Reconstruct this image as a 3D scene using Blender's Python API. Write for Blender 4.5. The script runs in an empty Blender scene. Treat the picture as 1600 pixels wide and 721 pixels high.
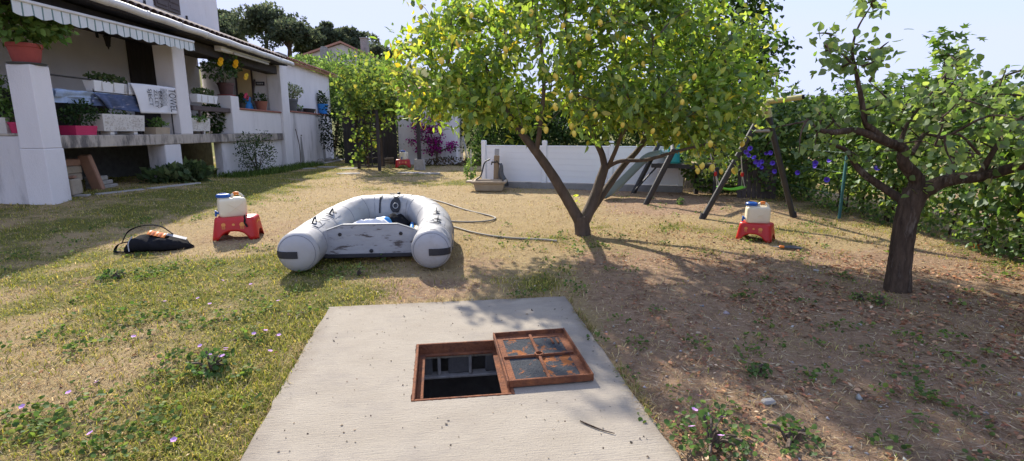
import bpy, math, random
import numpy as np
from mathutils import Vector, Matrix
R = math.radians
sc = bpy.context.scene
col = sc.collection
random.seed(7)
rng = np.random.default_rng(11)

# ------------------------------------------------------------------ camera, world, sun, exposure
EYE = np.array([0., 0., 1.5])
PITCH = math.atan(155 / 800)
cam_data = bpy.data.cameras.new('camera')
cam_data.sensor_width = 36
cam_data.lens = 18
cam_data.clip_start = 0.05
cam_data.clip_end = 3000
cam = bpy.data.objects.new('camera', cam_data)
cam.location = EYE
cam.rotation_euler = (math.pi / 2 - PITCH, 0, 0)
col.objects.link(cam)
sc.camera = cam

SUN_EL, SUN_AZ = 37, -25          # elevation; azimuth from +Y (negative: to the left)
world = bpy.data.worlds.new('World')
sc.world = world
world.use_nodes = True
wn, wl = world.node_tree.nodes, world.node_tree.links
sky = wn.new('ShaderNodeTexSky')
sky.sky_type = 'NISHITA'
sky.sun_disc = False
sky.sun_elevation = R(SUN_EL)
sky.sun_rotation = R(SUN_AZ)
sky.air_density = 1.0
sky.dust_density = 0.15
sky.ozone_density = 3.0
wn['Background'].inputs[1].default_value = 0.15
# hazy summer air: the clear sky veiled evenly by pale lavender haze in every direction
cap = wn.new('ShaderNodeMix'); cap.data_type = 'RGBA'; cap.blend_type = 'DARKEN'
cap.inputs[0].default_value = 1
cap.inputs[7].default_value = (3.2, 3.2, 3.2, 1)
wl.new(sky.outputs[0], cap.inputs[6])
veil = wn.new('ShaderNodeMix'); veil.data_type = 'RGBA'
veil.inputs[0].default_value = .88
veil.inputs[7].default_value = (1.02, 1.18, 1.86, 1)
wl.new(cap.outputs[2], veil.inputs[6])
wl.new(veil.outputs[2], wn['Background'].inputs[0])

sun_data = bpy.data.lights.new('sun', 'SUN')
sun_data.energy = 2.2
sun_data.angle = R(1.0)
sun_data.color = (1.0, 0.93, 0.82)
sun = bpy.data.objects.new('sun', sun_data)
_s = Vector((math.sin(R(SUN_AZ)) * math.cos(R(SUN_EL)), math.cos(R(SUN_AZ)) * math.cos(R(SUN_EL)), math.sin(R(SUN_EL))))
sun.rotation_euler = _s.to_track_quat('Z', 'Y').to_euler()
sun.location = (-12, 18, 14)
col.objects.link(sun)

sc.view_settings.view_transform = 'Standard'
sc.view_settings.look = 'None'
sc.view_settings.gamma = 1
sc.view_settings.exposure = 2.05
sc.cycles.use_denoising = True
sc.cycles.max_bounces = 7
sc.cycles.transparent_max_bounces = 8

# ------------------------------------------------------------------ helpers: noise, terrain, picking points
def sstep(a, b, x):
    t = np.clip((np.asarray(x, float) - a) / (b - a), 0, 1)
    return t * t * (3 - 2 * t)

def vnoise(x, y, sc_=1.0, seed=0):
    x = np.asarray(x, float) * sc_ + seed * 17.31
    y = np.asarray(y, float) * sc_ + seed * 9.77
    xi, yi = np.floor(x), np.floor(y)
    fx, fy = x - xi, y - yi
    fx, fy = fx * fx * (3 - 2 * fx), fy * fy * (3 - 2 * fy)
    def h(a, b):
        v = np.sin(a * 127.1 + b * 311.7 + seed * 3.3) * 43758.5453
        return v - np.floor(v)
    return (h(xi, yi) * (1 - fx) + h(xi + 1, yi) * fx) * (1 - fy) + (h(xi, yi + 1) * (1 - fx) + h(xi + 1, yi + 1) * fx) * fy

def fbm(x, y, s=1.0, seed=0):
    return .5 * vnoise(x, y, s, seed) + .3 * vnoise(x, y, s * 2.3, seed + 1) + .2 * vnoise(x, y, s * 5.1, seed + 2)

def T(x, y):
    """height of the ground"""
    x, y = np.asarray(x, float), np.asarray(y, float)
    yy = np.clip(y, 0, None)
    base = .27 * (1 - np.exp(-(yy / 8.2) ** 1.25)) * 1.12
    house = .22 * sstep(-4.6, -7.0, x) * np.exp(-((y - 10) / 3.4) ** 2)
    hill = 8.5 * sstep(27, 62, y) * sstep(8, -12, x)
    hill = hill + 1.2 * sstep(60, 200, y)
    return base + house + hill

def Tg(x, y):
    return float(T(x, y))

def ray(u, v):
    """direction through a point of the photograph (1600 x 721)"""
    a, b = (u - 800) / 800, (360.5 - v) / 800
    c, s = math.cos(PITCH), math.sin(PITCH)
    return np.array([a, c + s * b, -s + c * b])

def G(u, v):
    """the ground point seen there"""
    d = ray(u, v)
    t = 1.0
    while t < 80:
        p = EYE + d * t
        if p[2] <= Tg(p[0], p[1]):
            lo, hi = t - .05, t
            for _ in range(20):
                m = (lo + hi) / 2
                p = EYE + d * m
                if p[2] <= Tg(p[0], p[1]): hi = m
                else: lo = m
            break
        t += .05
    return EYE + d * t

def PY(u, v, y):
    """the point seen there at distance y from the camera's wall"""
    d = ray(u, v)
    return EYE + d * (y / d[1])

# ------------------------------------------------------------------ helpers: objects
def setp(o, label=None, cat=None, group=None, kind=None):
    if label: o['label'] = label
    if cat: o['category'] = cat
    if group: o['group'] = group
    if kind: o['kind'] = kind
    return o

def thing(name, label, cat, loc=(0, 0, 0), rz=0, group=None, rot=None):
    o = bpy.data.objects.new(name, None)
    o.empty_display_size = .1
    col.objects.link(o)
    o.location = loc
    o.rotation_euler = rot if rot else (0, 0, rz)
    return setp(o, label, cat, group)

def link_mesh(name, me, parent=None, loc=None, rot=None, scale=None):
    o = bpy.data.objects.new(name, me)
    col.objects.link(o)
    if parent: o.parent = parent
    if loc is not None: o.location = loc
    if rot is not None: o.rotation_euler = rot
    if scale is not None: o.scale = scale
    return o

def copy_tree(o, parent=None):
    c = o.copy()
    col.objects.link(c)
    c.parent = parent
    for ch in [k for k in bpy.data.objects if k.parent == o]:
        copy_tree(ch, c)
    return c

class MB:
    """collects simple shapes into one mesh"""
    def __init__(s): s.v, s.f = [], []
    def add(s, vs, fs):
        n = len(s.v)
        s.v += [tuple(map(float, p)) for p in vs]
        s.f += [tuple(i + n for i in q) for q in fs]
        return s
    def box(s, c, d, rot=None, bev=0):
        hx, hy, hz = d[0] / 2, d[1] / 2, d[2] / 2
        vs, fs = [], []
        if bev <= 0:
            vs = [Vector((x * hx, y * hy, z * hz)) for x in (-1, 1) for y in (-1, 1) for z in (-1, 1)]
            fs = [(0, 1, 3, 2), (4, 6, 7, 5), (0, 4, 5, 1), (2, 3, 7, 6), (0, 2, 6, 4), (1, 5, 7, 3)]
        else:
            b = min(bev, hx * .95, hy * .95, hz * .95)
            ix = {}
            for x in (-1, 1):
                for y in (-1, 1):
                    for z in (-1, 1):
                        for a, p in enumerate(((x * hx, y * (hy - b), z * (hz - b)), (x * (hx - b), y * hy, z * (hz - b)), (x * (hx - b), y * (hy - b), z * hz))):
                            ix[x, y, z, a] = len(vs)
                            vs.append(Vector(p))
            for q in (-1, 1):
                fs.append([ix[q, y, z, 0] for y, z in ((-1, -1), (1, -1), (1, 1), (-1, 1))])
                fs.append([ix[x, q, z, 1] for x, z in ((-1, -1), (1, -1), (1, 1), (-1, 1))])
                fs.append([ix[x, y, q, 2] for x, y in ((-1, -1), (1, -1), (1, 1), (-1, 1))])
            for a in (-1, 1):
                for c2 in (-1, 1):
                    fs.append([ix[a, c2, -1, 0], ix[a, c2, -1, 1], ix[a, c2, 1, 1], ix[a, c2, 1, 0]])
                    fs.append([ix[a, -1, c2, 0], ix[a, -1, c2, 2], ix[a, 1, c2, 2], ix[a, 1, c2, 0]])
                    fs.append([ix[-1, a, c2, 1], ix[-1, a, c2, 2], ix[1, a, c2, 2], ix[1, a, c2, 1]])
            for x in (-1, 1):
                for y in (-1, 1):
                    for z in (-1, 1):
                        fs.append([ix[x, y, z, 0], ix[x, y, z, 1], ix[x, y, z, 2]])
        m = rot.to_matrix() if hasattr(rot, 'to_matrix') else (rot if rot else Matrix.Identity(3))
        cc = Vector(c)
        return s.add([m @ p + cc for p in vs], fs)
    def prism(s, pts, axis, a, b):
        """polygon pts in the plane across axis ('x','y','z'), from a to b"""
        def put(p, q):
            return {'x': (q, p[0], p[1]), 'y': (p[0], q, p[1]), 'z': (p[0], p[1], q)}[axis]
        n = len(pts)
        return s.add([put(p, a) for p in pts] + [put(p, b) for p in pts],
                     [tuple(range(n)), tuple(range(n, 2 * n))] + [(i, (i + 1) % n, n + (i + 1) % n, n + i) for i in range(n)])
    def lathe(s, prof, c=(0, 0, 0), n=20, m=None, caps=True):
        """prof: (radius, height) pairs around z"""
        vs, fs = [], []
        for r, z in prof:
            for k in range(n):
                a = 2 * math.pi * k / n
                vs.append(Vector((r * math.cos(a), r * math.sin(a), z)))
        for i in range(len(prof) - 1):
            for k in range(n):
                k2 = (k + 1) % n
                fs.append((i * n + k, i * n + k2, (i + 1) * n + k2, (i + 1) * n + k))
        if caps:
            fs.append(tuple(range(n)))
            fs.append(tuple(range((len(prof) - 1) * n, len(prof) * n)))
        cc = Vector(c)
        return s.add([(m @ p if m else p) + cc for p in vs], fs)
    def tube(s, pts, rad, n=8, caps=True, jit=0):
        pts = [Vector(p) for p in pts]
        if not hasattr(rad, '__len__'): rad = [rad] * len(pts)
        fr = frames(pts)
        vs, fs = [], []
        for p, (t, a, b), r in zip(pts, fr, rad):
            for k in range(n):
                an = 2 * math.pi * k / n
                rr = r * (1 + (random.uniform(-jit, jit) if jit else 0))
                vs.append(p + a * (math.cos(an) * rr) + b * (math.sin(an) * rr))
        for i in range(len(pts) - 1):
            for k in range(n):
                k2 = (k + 1) % n
                fs.append((i * n + k, i * n + k2, (i + 1) * n + k2, (i + 1) * n + k))
        if caps:
            fs.append(tuple(range(n)))
            fs.append(tuple(range((len(pts) - 1) * n, len(pts) * n)))
        return s.add(vs, fs)
    def bar(s, a, b, w, d=None, up=(0, 0, 1), bev=0):
        """square bar from a to b"""
        a, b = Vector(a), Vector(b)
        t = (b - a).normalized()
        u = Vector(up)
        if abs(t.dot(u)) > .98: u = Vector((0, 1, 0))
        x = t.cross(u).normalized()
        y = x.cross(t)
        m = Matrix((x, t, y)).transposed()
        return s.box((a + b) / 2, (w, (b - a).length, d or w), m, bev)
    def grid(s, nu, nv, fn, wrap=False):
        vs = [fn(i / (nu - 1), j / (nv - 1)) for i in range(nu) for j in range(nv)]
        return s.add(vs, [(i * nv + j, (i + 1) * nv + j, (i + 1) * nv + j + 1, i * nv + j + 1) for i in range(nu - 1) for j in range(nv - 1)])
    def mesh(s, name, mat, smooth=None):
        me = bpy.data.meshes.new(name)
        me.from_pydata(s.v, [], s.f)
        import bmesh
        bm = bmesh.new()
        bm.from_mesh(me)
        bmesh.ops.recalc_face_normals(bm, faces=bm.faces)
        bm.to_mesh(me)
        bm.free()
        if mat: me.materials.append(mat)
        if smooth is not None:
            me.polygons.foreach_set('use_smooth', [True] * len(me.polygons))
            me.set_sharp_from_angle(angle=R(smooth))
        return me
    def obj(s, name, mat, parent=None, smooth=None, loc=None, rot=None):
        return link_mesh(name, s.mesh(name, mat, smooth), parent, loc, rot)

def frames(pts):
    out = []
    a = None
    for i, p in enumerate(pts):
        t = (pts[min(i + 1, len(pts) - 1)] - pts[max(i - 1, 0)])
        t = t.normalized() if t.length > 1e-9 else Vector((0, 0, 1))
        if a is None:
            h = Vector((0, 0, 1)) if abs(t.z) < .9 else Vector((1, 0, 0))
            a = h.cross(t).normalized()
        else:
            a = (a - t * a.dot(t))
            a = a.normalized() if a.length > 1e-6 else Vector((1, 0, 0))
        out.append((t, a, t.cross(a)))
    return out

def smooth_path(pts, n=2):
    """round the corners of a path"""
    pts = [Vector(p) for p in pts]
    for _ in range(n):
        q = [pts[0]]
        for a, b in zip(pts, pts[1:]):
            q += [a * .75 + b * .25, a * .25 + b * .75]
        pts = q + [pts[-1]]
    return pts

def curve(pts, k=6):
    """Catmull-Rom through pts"""
    P = [Vector(p) for p in pts]
    P = [P[0] * 2 - P[1]] + P + [P[-1] * 2 - P[-2]]
    out = []
    for i in range(1, len(P) - 2):
        for j in range(k):
            t = j / k
            out.append(.5 * (2 * P[i] + (P[i + 1] - P[i - 1]) * t + (2 * P[i - 1] - 5 * P[i] + 4 * P[i + 1] - P[i + 2]) * t * t + (3 * P[i] - P[i - 1] - 3 * P[i + 1] + P[i + 2]) * t ** 3))
    return out + [P[-2]]

# ------------------------------------------------------------------ helpers: materials
def nodes(m):
    m.use_nodes = True
    return m.node_tree.nodes, m.node_tree.links

def pmat(name, c1, c2=None, scale=6, rough=.7, bump=0, bscale=40, c3=None, c3scale=2.5, c3lo=.52, c3hi=.62, metal=0, spec=.4, stretch=(1, 1, 1), trans=0, sss=0):
    """principled surface: two colours mixed by noise, a third in patches, noise relief"""
    m = bpy.data.materials.new(name)
    n, l = nodes(m)
    b = n['Principled BSDF']
    b.inputs['Roughness'].default_value = rough
    b.inputs['Metallic'].default_value = metal
    b.inputs['Specular IOR Level'].default_value = spec
    if trans: b.inputs['Transmission Weight'].default_value = trans
    tc = n.new('ShaderNodeTexCoord')
    mp = n.new('ShaderNodeMapping')
    mp.inputs['Scale'].default_value = stretch
    l.new(tc.outputs['Object'], mp.inputs[0])
    def noise(s, det=6, ro=.6):
        t = n.new('ShaderNodeTexNoise')
        t.inputs['Scale'].default_value = s
        t.inputs['Detail'].default_value = det
        t.inputs['Roughness'].default_value = ro
        l.new(mp.outputs[0], t.inputs['Vector'])
        return t
    def ramp(src, lo, hi):
        r = n.new('ShaderNodeMapRange')
        r.inputs[1].default_value, r.inputs[2].default_value = lo, hi
        l.new(src, r.inputs[0])
        return r.outputs[0]
    def mix(f, a, b2):
        x = n.new('ShaderNodeMix')
        x.data_type = 'RGBA'
        l.new(f, x.inputs[0])
        for k, q in ((6, a), (7, b2)):
            if isinstance(q, tuple): x.inputs[k].default_value = (*q, 1)
            else: l.new(q, x.inputs[k])
        return x.outputs[2]
    if c2 is None: c2 = tuple(q * .82 for q in c1)
    c = mix(ramp(noise(scale).outputs['Fac'], .32, .68), c1, c2)
    if c3: c = mix(ramp(noise(c3scale, 8, .7).outputs['Fac'], c3lo, c3hi), c, c3)
    l.new(c, b.inputs['Base Color'])
    if bump:
        bp = n.new('ShaderNodeBump')
        bp.inputs['Strength'].default_value = bump
        bp.inputs['Distance'].default_value = .02
        l.new(noise(bscale, 5, .65).outputs['Fac'], bp.inputs['Height'])
        l.new(bp.outputs[0], b.inputs['Normal'])
    return m

def leaf_mat(name, trans=.45, gloss=.06, rough=.4):
    """thin leaf: the colour of each leaf is stored on its vertices"""
    m = bpy.data.materials.new(name)
    n, l = nodes(m)
    n.remove(n['Principled BSDF'])
    at = n.new('ShaderNodeAttribute')
    at.attribute_name = 'col'
    d, t, g = n.new('ShaderNodeBsdfDiffuse'), n.new('ShaderNodeBsdfTranslucent'), n.new('ShaderNodeBsdfGlossy')
    g.inputs['Roughness'].default_value = rough
    g.inputs['Color'].default_value = (.9, .95, 1, 1)
    hs = n.new('ShaderNodeHueSaturation')
    hs.inputs['Hue'].default_value = .493
    hs.inputs['Saturation'].default_value = 1.12
    hs.inputs['Value'].default_value = 1.25
    l.new(at.outputs['Color'], d.inputs['Color'])
    l.new(at.outputs['Color'], hs.inputs['Color'])
    l.new(hs.outputs[0], t.inputs['Color'])
    m1, m2 = n.new('ShaderNodeMixShader'), n.new('ShaderNodeMixShader')
    m1.inputs[0].default_value, m2.inputs[0].default_value = trans, gloss
    l.new(d.outputs[0], m1.inputs[1]); l.new(t.outputs[0], m1.inputs[2])
    l.new(m1.outputs[0], m2.inputs[1]); l.new(g.outputs[0], m2.inputs[2])
    l.new(m2.outputs[0], n['Material Output'].inputs[0])
    return m

# leaf shapes: (x across, y along, z) and triangles
def _tm(v, f): return np.array(v, float), np.array(f, int)
LEAF = _tm([(0, 0, 0), (-.24, .33, .07), (0, .34, 0), (.24, .33, .07), (-.2, .68, .03), (0, .68, -.04), (.2, .68, .03), (0, 1, -.13)],
           [(0, 2, 1), (0, 3, 2), (1, 2, 5), (1, 5, 4), (2, 3, 6), (2, 6, 5), (4, 5, 7), (5, 6, 7)])
HEART = _tm([(0, 0, 0), (-.36, .12, .06), (-.42, .42, .04), (0, .4, -.03), (.36, .12, .06), (.42, .42, .04), (0, 1, -.16), (-.22, .75, -.03), (.22, .75, -.03)],
            [(0, 3, 1), (1, 3, 2), (0, 4, 3), (4, 5, 3), (2, 3, 7), (3, 5, 8), (7, 3, 6), (3, 8, 6)])
SMALL = _tm([(0, 0, 0), (-.3, .5, .06), (.3, .5, .06), (0, 1, -.06)], [(0, 2, 1), (1, 2, 3)])
ROUND = _tm([(0, 0, 0), (-.4, .25, .08), (-.4, .7, .05), (0, .95, -.02), (.4, .7, .05), (.4, .25, .08), (0, .5, -.04)],
            [(0, 6, 1), (1, 6, 2), (2, 6, 3), (3, 6, 4), (4, 6, 5), (5, 6, 0)])
LOBED = _tm([(0, 0, 0), (-.5, .25, .05), (-.2, .4, 0), (-.42, .75, 0), (-.1, .6, -.02), (0, 1, -.1), (.1, .6, -.02), (.42, .75, 0), (.2, .4, 0), (.5, .25, .05)],
            [(0, 2, 1), (0, 8, 2), (0, 9, 8), (2, 4, 3), (2, 8, 6), (2, 6, 4), (4, 6, 5), (8, 7, 6)])

def unit(a):
    return a / np.maximum(np.linalg.norm(a, axis=1, keepdims=True), 1e-9)

def scatter(P, size, tm, D=None, N=None):
    """place the leaf shape at each of P: D tip directions, N face normals"""
    P = np.asarray(P, float)
    k = len(P)
    if D is None: D = rng.normal(size=(k, 3))
    if N is None: N = rng.normal(size=(k, 3)) * .6 + np.array([0, 0, 1])
    D = unit(D)
    X = unit(np.cross(D, N))
    Z = np.cross(X, D)
    s = np.broadcast_to(np.asarray(size, float), (k,))[:, None, None]
    tv, tf = tm
    V = P[:, None, :] + s * (tv[None, :, 0:1] * X[:, None, :] + tv[None, :, 1:2] * D[:, None, :] + tv[None, :, 2:3] * Z[:, None, :])
    F = tf[None] + (np.arange(k) * len(tv))[:, None, None]
    return V.reshape(-1, 3), F.reshape(-1, 3), len(tv)

def tri_mesh(name, V, F, C, mat, smooth=False):
    me = bpy.data.meshes.new(name)
    V = np.ascontiguousarray(V, np.float32)
    F = np.ascontiguousarray(F, np.int32)
    me.vertices.add(len(V)); me.vertices.foreach_set('co', V.ravel())
    me.loops.add(F.size); me.loops.foreach_set('vertex_index', F.ravel())
    me.polygons.add(len(F)); me.polygons.foreach_set('loop_start', np.arange(0, F.size, 3, dtype=np.int32))
    if C is not None:
        a = me.attributes.new('col', 'FLOAT_COLOR', 'POINT')
        a.data.foreach_set('color', np.ascontiguousarray(np.c_[np.clip(C, 0, 1), np.ones(len(C))], np.float32).ravel())
    if smooth: me.polygons.foreach_set('use_smooth', np.ones(len(F), bool))
    me.update(calc_edges=True)
    me.materials.append(mat)
    return me

def leaf_mesh(name, P, size, tm, cols, mat, D=None, N=None):
    V, F, n = scatter(P, size, tm, D, N)
    return tri_mesh(name, V, F, np.repeat(cols, n, axis=0), mat)

def pick_cols(k, palette, w=None, jit=.18):
    """k leaf colours drawn from a palette"""
    pal = np.array(palette, float)
    i = rng.choice(len(pal), k, p=None if w is None else np.array(w) / sum(w))
    return pal[i] * (1 + rng.normal(size=(k, 1)) * jit) * (1 + rng.normal(size=(k, 3)) * .04)

# ------------------------------------------------------------------ materials
M = {}
M['leaf'] = leaf_mat('leaf_glossy', .56, .03, .5)
M['soft'] = leaf_mat('leaf_soft', .47, .01, .5)
M['grass'] = leaf_mat('grass_blade', .35, .0, .5)
M['petal'] = leaf_mat('petal', .35, .0, .5)
M['dead'] = leaf_mat('dead_leaf', .12, .02, .6)
M['bark'] = pmat('bark_lemon', (.13, .095, .07), (.075, .055, .042), 14, .9, .6, 45, stretch=(1, 1, .35))
M['bark_dark'] = pmat('bark_apricot', (.115, .08, .056), (.042, .029, .021), 30, .95, 1.0, 60, stretch=(1, 1, .22), c3=(.19, .155, .125), c3scale=14, c3lo=.55, c3hi=.68, spec=.15)
def slab_mat():
    m = pmat('slab_concrete', (.31, .268, .21), (.36, .315, .25), 2.4, .95, .0, 60, c3=(.25, .22, .187), c3scale=1.5, c3lo=.5, c3hi=.74, stretch=(1, 1.8, 1))
    n, l = nodes(m)
    b = n['Principled BSDF']
    b.inputs['Specular IOR Level'].default_value = .2
    src = b.inputs['Base Color'].links[0].from_socket
    tc = n.new('ShaderNodeTexCoord')
    def noise(sc_, st, det=6, ro=.65):
        mp = n.new('ShaderNodeMapping'); mp.inputs['Scale'].default_value = st
        l.new(tc.outputs['Object'], mp.inputs[0])
        t = n.new('ShaderNodeTexNoise'); t.inputs['Scale'].default_value = sc_; t.inputs['Detail'].default_value = det; t.inputs['Roughness'].default_value = ro
        l.new(mp.outputs[0], t.inputs['Vector']); return t.outputs['Fac']
    def mth(op, a, c=None):
        x = n.new('ShaderNodeMath'); x.operation = op
        for k, q in enumerate((a, c)):
            if q is None: continue
            if isinstance(q, (int, float)): x.inputs[k].default_value = q
            else: l.new(q, x.inputs[k])
        return x.outputs[0]
    def mr(a, lo, hi):
        r = n.new('ShaderNodeMapRange'); r.inputs[1].default_value, r.inputs[2].default_value = lo, hi
        l.new(a, r.inputs[0]); return r.outputs[0]
    def mix(f, a, c):
        x = n.new('ShaderNodeMix'); x.data_type = 'RGBA'; l.new(f, x.inputs[0]); l.new(a, x.inputs[6]); x.inputs[7].default_value = (*c, 1); return x.outputs[2]
    # broom strokes across the slab, dark pits, grime that has crept in from the borders
    broom = noise(26, (.35, 4.2, 1), 7, .7)
    c = mix(mth('MULTIPLY', mr(broom, .5, .75), .5), src, (.235, .205, .175))
    c = mix(mth('MULTIPLY', mr(noise(120, (1, 1.6, 1), 3), .6, .68), .75), c, (.17, .15, .13))
    sp = n.new('ShaderNodeSeparateXYZ'); l.new(tc.outputs['Object'], sp.inputs[0])
    edge = mth('MINIMUM', mth('SUBTRACT', SLAB_W / 2, mth('ABSOLUTE', sp.outputs[0])), mth('MULTIPLY', sp.outputs[1], -1.0))
    dirt = mr(mth('ADD', edge, mth('MULTIPLY', noise(5, (1, 1, 1), 8, .7), .42)), .33, .14)
    c = mix(mth('MULTIPLY', dirt, .7), c, (.19, .155, .12))
    l.new(c, b.inputs['Base Color'])
    bp = n.new('ShaderNodeBump'); bp.inputs['Strength'].default_value = .55; bp.inputs['Distance'].default_value = .012
    l.new(mth('ADD', broom, mth('MULTIPLY', noise(90, (1, 1, 1), 4), .6)), bp.inputs['Height']); l.new(bp.outputs[0], b.inputs['Normal'])
    return m
SLAB_W = 1.94
M['concrete'] = slab_mat()
M['conc_grey'] = pmat('grey_concrete', (.3, .285, .27), (.22, .21, .2), 5, .95, .5, 60, c3=(.12, .11, .105), c3scale=3, c3lo=.55, c3hi=.72)
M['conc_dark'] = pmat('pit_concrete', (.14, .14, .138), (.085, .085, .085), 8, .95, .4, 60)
M['mortar'] = pmat('mortar', (.36, .35, .33), (.22, .21, .2), 12, .95, .5, 60)
M['render'] = pmat('house_render', (.76, .73, .72), (.69, .66, .65), 2.2, .95, .5, 90, c3=(.5, .47, .455), c3scale=2.6, c3lo=.56, c3hi=.9, stretch=(1, 1, .3))
M['render_low'] = pmat('stained_render', (.7, .67, .66), (.62, .59, .58), 2.2, .95, .5, 70, c3=(.27, .25, .24), c3scale=2.2, c3lo=.52, c3hi=.74, stretch=(1, 1, .22))
M['floor_edge'] = pmat('stained_slab_edge', (.5, .44, .36), (.38, .33, .28), 4, .95, .5, 50, c3=(.13, .115, .105), c3scale=3.4, c3lo=.46, c3hi=.6, stretch=(1, 1.1, .35))
M['coping'] = pmat('terracotta_coping', (.36, .15, .1), (.28, .11, .08), 10, .85, .3, 60)
M['tile'] = pmat('roof_tile', (.42, .22, .16), (.32, .16, .12), 7, .9, .3, 50, c3=(.4, .32, .16), c3scale=5, c3lo=.6, c3hi=.7)
M['tile_old'] = pmat('old_roof_tile', (.16, .11, .1), (.09, .065, .06), 7, .9, .3, 50)
M['pvc'] = pmat('white_plastic', (.78, .79, .8), (.74, .75, .77), 2, .35, .0, 10)
M['gutter'] = pmat('gutter_plastic', (.62, .6, .56), (.5, .48, .45), 4, .5, .1, 20)
M['dark_wood'] = pmat('dark_wood', (.05, .04, .036), (.028, .023, .021), 12, .8, .3, 60, stretch=(1, 1, .2))
M['wood_post'] = pmat('weathered_post', (.3, .22, .14), (.2, .15, .1), 10, .9, .4, 60, stretch=(1, 1, .2))
M['shutter'] = pmat('brown_shutter', (.1, .075, .07), (.07, .05, .048), 8, .7, .1, 40)
M['black_metal'] = pmat('black_metal', (.03, .028, .028), (.045, .04, .038), 10, .6, .2, 60)
M['black'] = pmat('black_fabric', (.011, .011, .013), (.019, .019, .022), 12, .95, .3, 120, spec=.08)
M['rubber'] = pmat('black_rubber', (.02, .02, .026), (.03, .03, .036), 12, .55, .1, 60)
M['hypalon'] = pmat('grey_boat_fabric', (.4, .39, .385), (.345, .335, .33), 3, .55, .22, 9, c3=(.25, .225, .19), c3scale=4.2, c3lo=.52, c3hi=.82)
M['hypalon2'] = pmat('grey_boat_patch', (.36, .36, .37), (.3, .3, .31), 5, .55, .2, 14)
M['seam'] = pmat('boat_seam', (.22, .225, .24), (.16, .165, .17), 12, .6)
M['transom'] = pmat('weathered_transom', (.4, .4, .41), (.33, .33, .34), 4, .75, .35, 30, c3=(.1, .085, .08), c3scale=2.1, c3lo=.55, c3hi=.59, stretch=(1.1, 1, 6))
M['rust'] = pmat('rust', (.25, .09, .035), (.13, .047, .024), 16, .9, .7, 70, c3=(.075, .032, .022), c3scale=9, c3lo=.54, c3hi=.68)
M['rust_paint'] = pmat('rusty_painted_plate', (.04, .045, .052), (.06, .065, .072), 22, .9, .8, 70, c3=(.27, .1, .035), c3scale=9, c3lo=.535, c3hi=.575, spec=.15)
M['red'] = pmat('red_plastic', (.5, .012, .012), (.44, .01, .01), 5, .38, .05, 30, spec=.5)
M['yellow_print'] = pmat('yellow_print', (.75, .3, .07), (.65, .25, .06), 8, .5)
M['cream'] = pmat('cream_plastic', (.78, .7, .52), (.7, .61, .43), 3, .35, .06, 14, spec=.5)
M['blue'] = pmat('blue_plastic', (.014, .11, .42), (.011, .085, .34), 5, .4)
M['sky_blue'] = pmat('bright_blue_plastic', (.03, .24, .6), (.025, .2, .52), 5, .4)
M['orange'] = pmat('orange_plastic', (.8, .22, .02), (.7, .18, .02), 5, .45)
M['terracotta'] = pmat('terracotta', (.33, .13, .085), (.26, .1, .07), 7, .85, .2, 50)
M['red_pot'] = pmat('red_clay_pot', (.34, .07, .055), (.28, .055, .045), 7, .8, .2, 50)
M['plum_pot'] = pmat('dark_brown_pot', (.1, .05, .045), (.075, .037, .034), 7, .7, .1, 50)
M['grey_pot'] = pmat('grey_pot', (.11, .115, .12), (.085, .09, .095), 7, .8, .1, 50)
M['pink'] = pmat('magenta_plastic', (.55, .03, .12), (.48, .025, .1), 5, .5)
M['soil'] = pmat('potting_soil', (.05, .035, .025), (.03, .022, .016), 20, .95, .8, 60)
M['trough'] = pmat('pebbled_concrete', (.66, .63, .58), (.58, .55, .5), 4, .95, .3, 60)
M['pebble'] = pmat('pebble', (.42, .38, .33), (.55, .5, .45), 12, .8)
M['stone'] = pmat('sandstone_block', (.4, .33, .25), (.32, .27, .2), 8, .95, .6, 40)
M['brick'] = pmat('brick', (.36, .2, .13), (.28, .16, .11), 8, .95, .5, 50)
M['rock'] = pmat('pale_stone', (.36, .33, .29), (.27, .25, .22), 12, .95, .5, 40)
M['sink'] = pmat('stone_sink', (.42, .34, .24), (.34, .27, .19), 6, .9, .4, 50)
M['hose'] = pmat('garden_hose', (.3, .27, .23), (.24, .22, .18), 9, .7)
M['slide'] = pmat('faded_green_slide', (.3, .4, .4), (.26, .35, .36), 3, .45)
M['teal'] = pmat('teal_plastic', (.03, .36, .36), (.025, .3, .31), 4, .45)
M['lime'] = pmat('lime_plastic', (.2, .6, .04), (.17, .52, .03), 4, .45)
M['yellow_wood'] = pmat('yellow_lichened_bar', (.5, .44, .16), (.4, .36, .2), 6, .85, .3, 40)
M['rope'] = pmat('pale_rope', (.5, .47, .42), (.4, .38, .33), 30, .9)
M['lemon'] = pmat('lemon_skin', (.8, .6, .09), (.76, .57, .1), 7, .45, .15, 120)
M['towel'] = pmat('white_towel', (.78, .78, .8), (.72, .72, .75), 3, .95, .3, 160)
M['towel_blue'] = pmat('pale_blue_towel', (.4, .5, .66), (.3, .4, .58), 5, .95, .3, 120, stretch=(1, 3, .3))
M['towel_dark'] = pmat('dark_blue_patterned_cloth', (.05, .08, .17), (.11, .14, .24), 7, .95, .3, 120, c3=(.3, .3, .36), c3scale=4, c3lo=.58, c3hi=.64, stretch=(1, 1, 4))
M['ink'] = pmat('black_print', (.03, .03, .04), (.04, .04, .05), 5, .9)
M['glass'] = pmat('lamp_glass', (.6, .6, .55), (.5, .5, .46), 4, .2)
M['wicker'] = pmat('old_picket', (.26, .22, .18), (.17, .14, .12), 9, .9, .4, 50, stretch=(1, 1, .2))
M['brown_panel'] = pmat('brown_slat', (.1, .08, .075), (.07, .055, .05), 9, .85, .3, 50)
M['teal_post'] = pmat('green_fence_post', (.05, .16, .16), (.04, .13, .13), 8, .6)
M['cream_wall'] = pmat('sunlit_cream', (.72, .55, .3), (.66, .5, .27), 3, .9, .1, 50)  # yellow cream carries the sunlight on the wall beyond the opening
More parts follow.
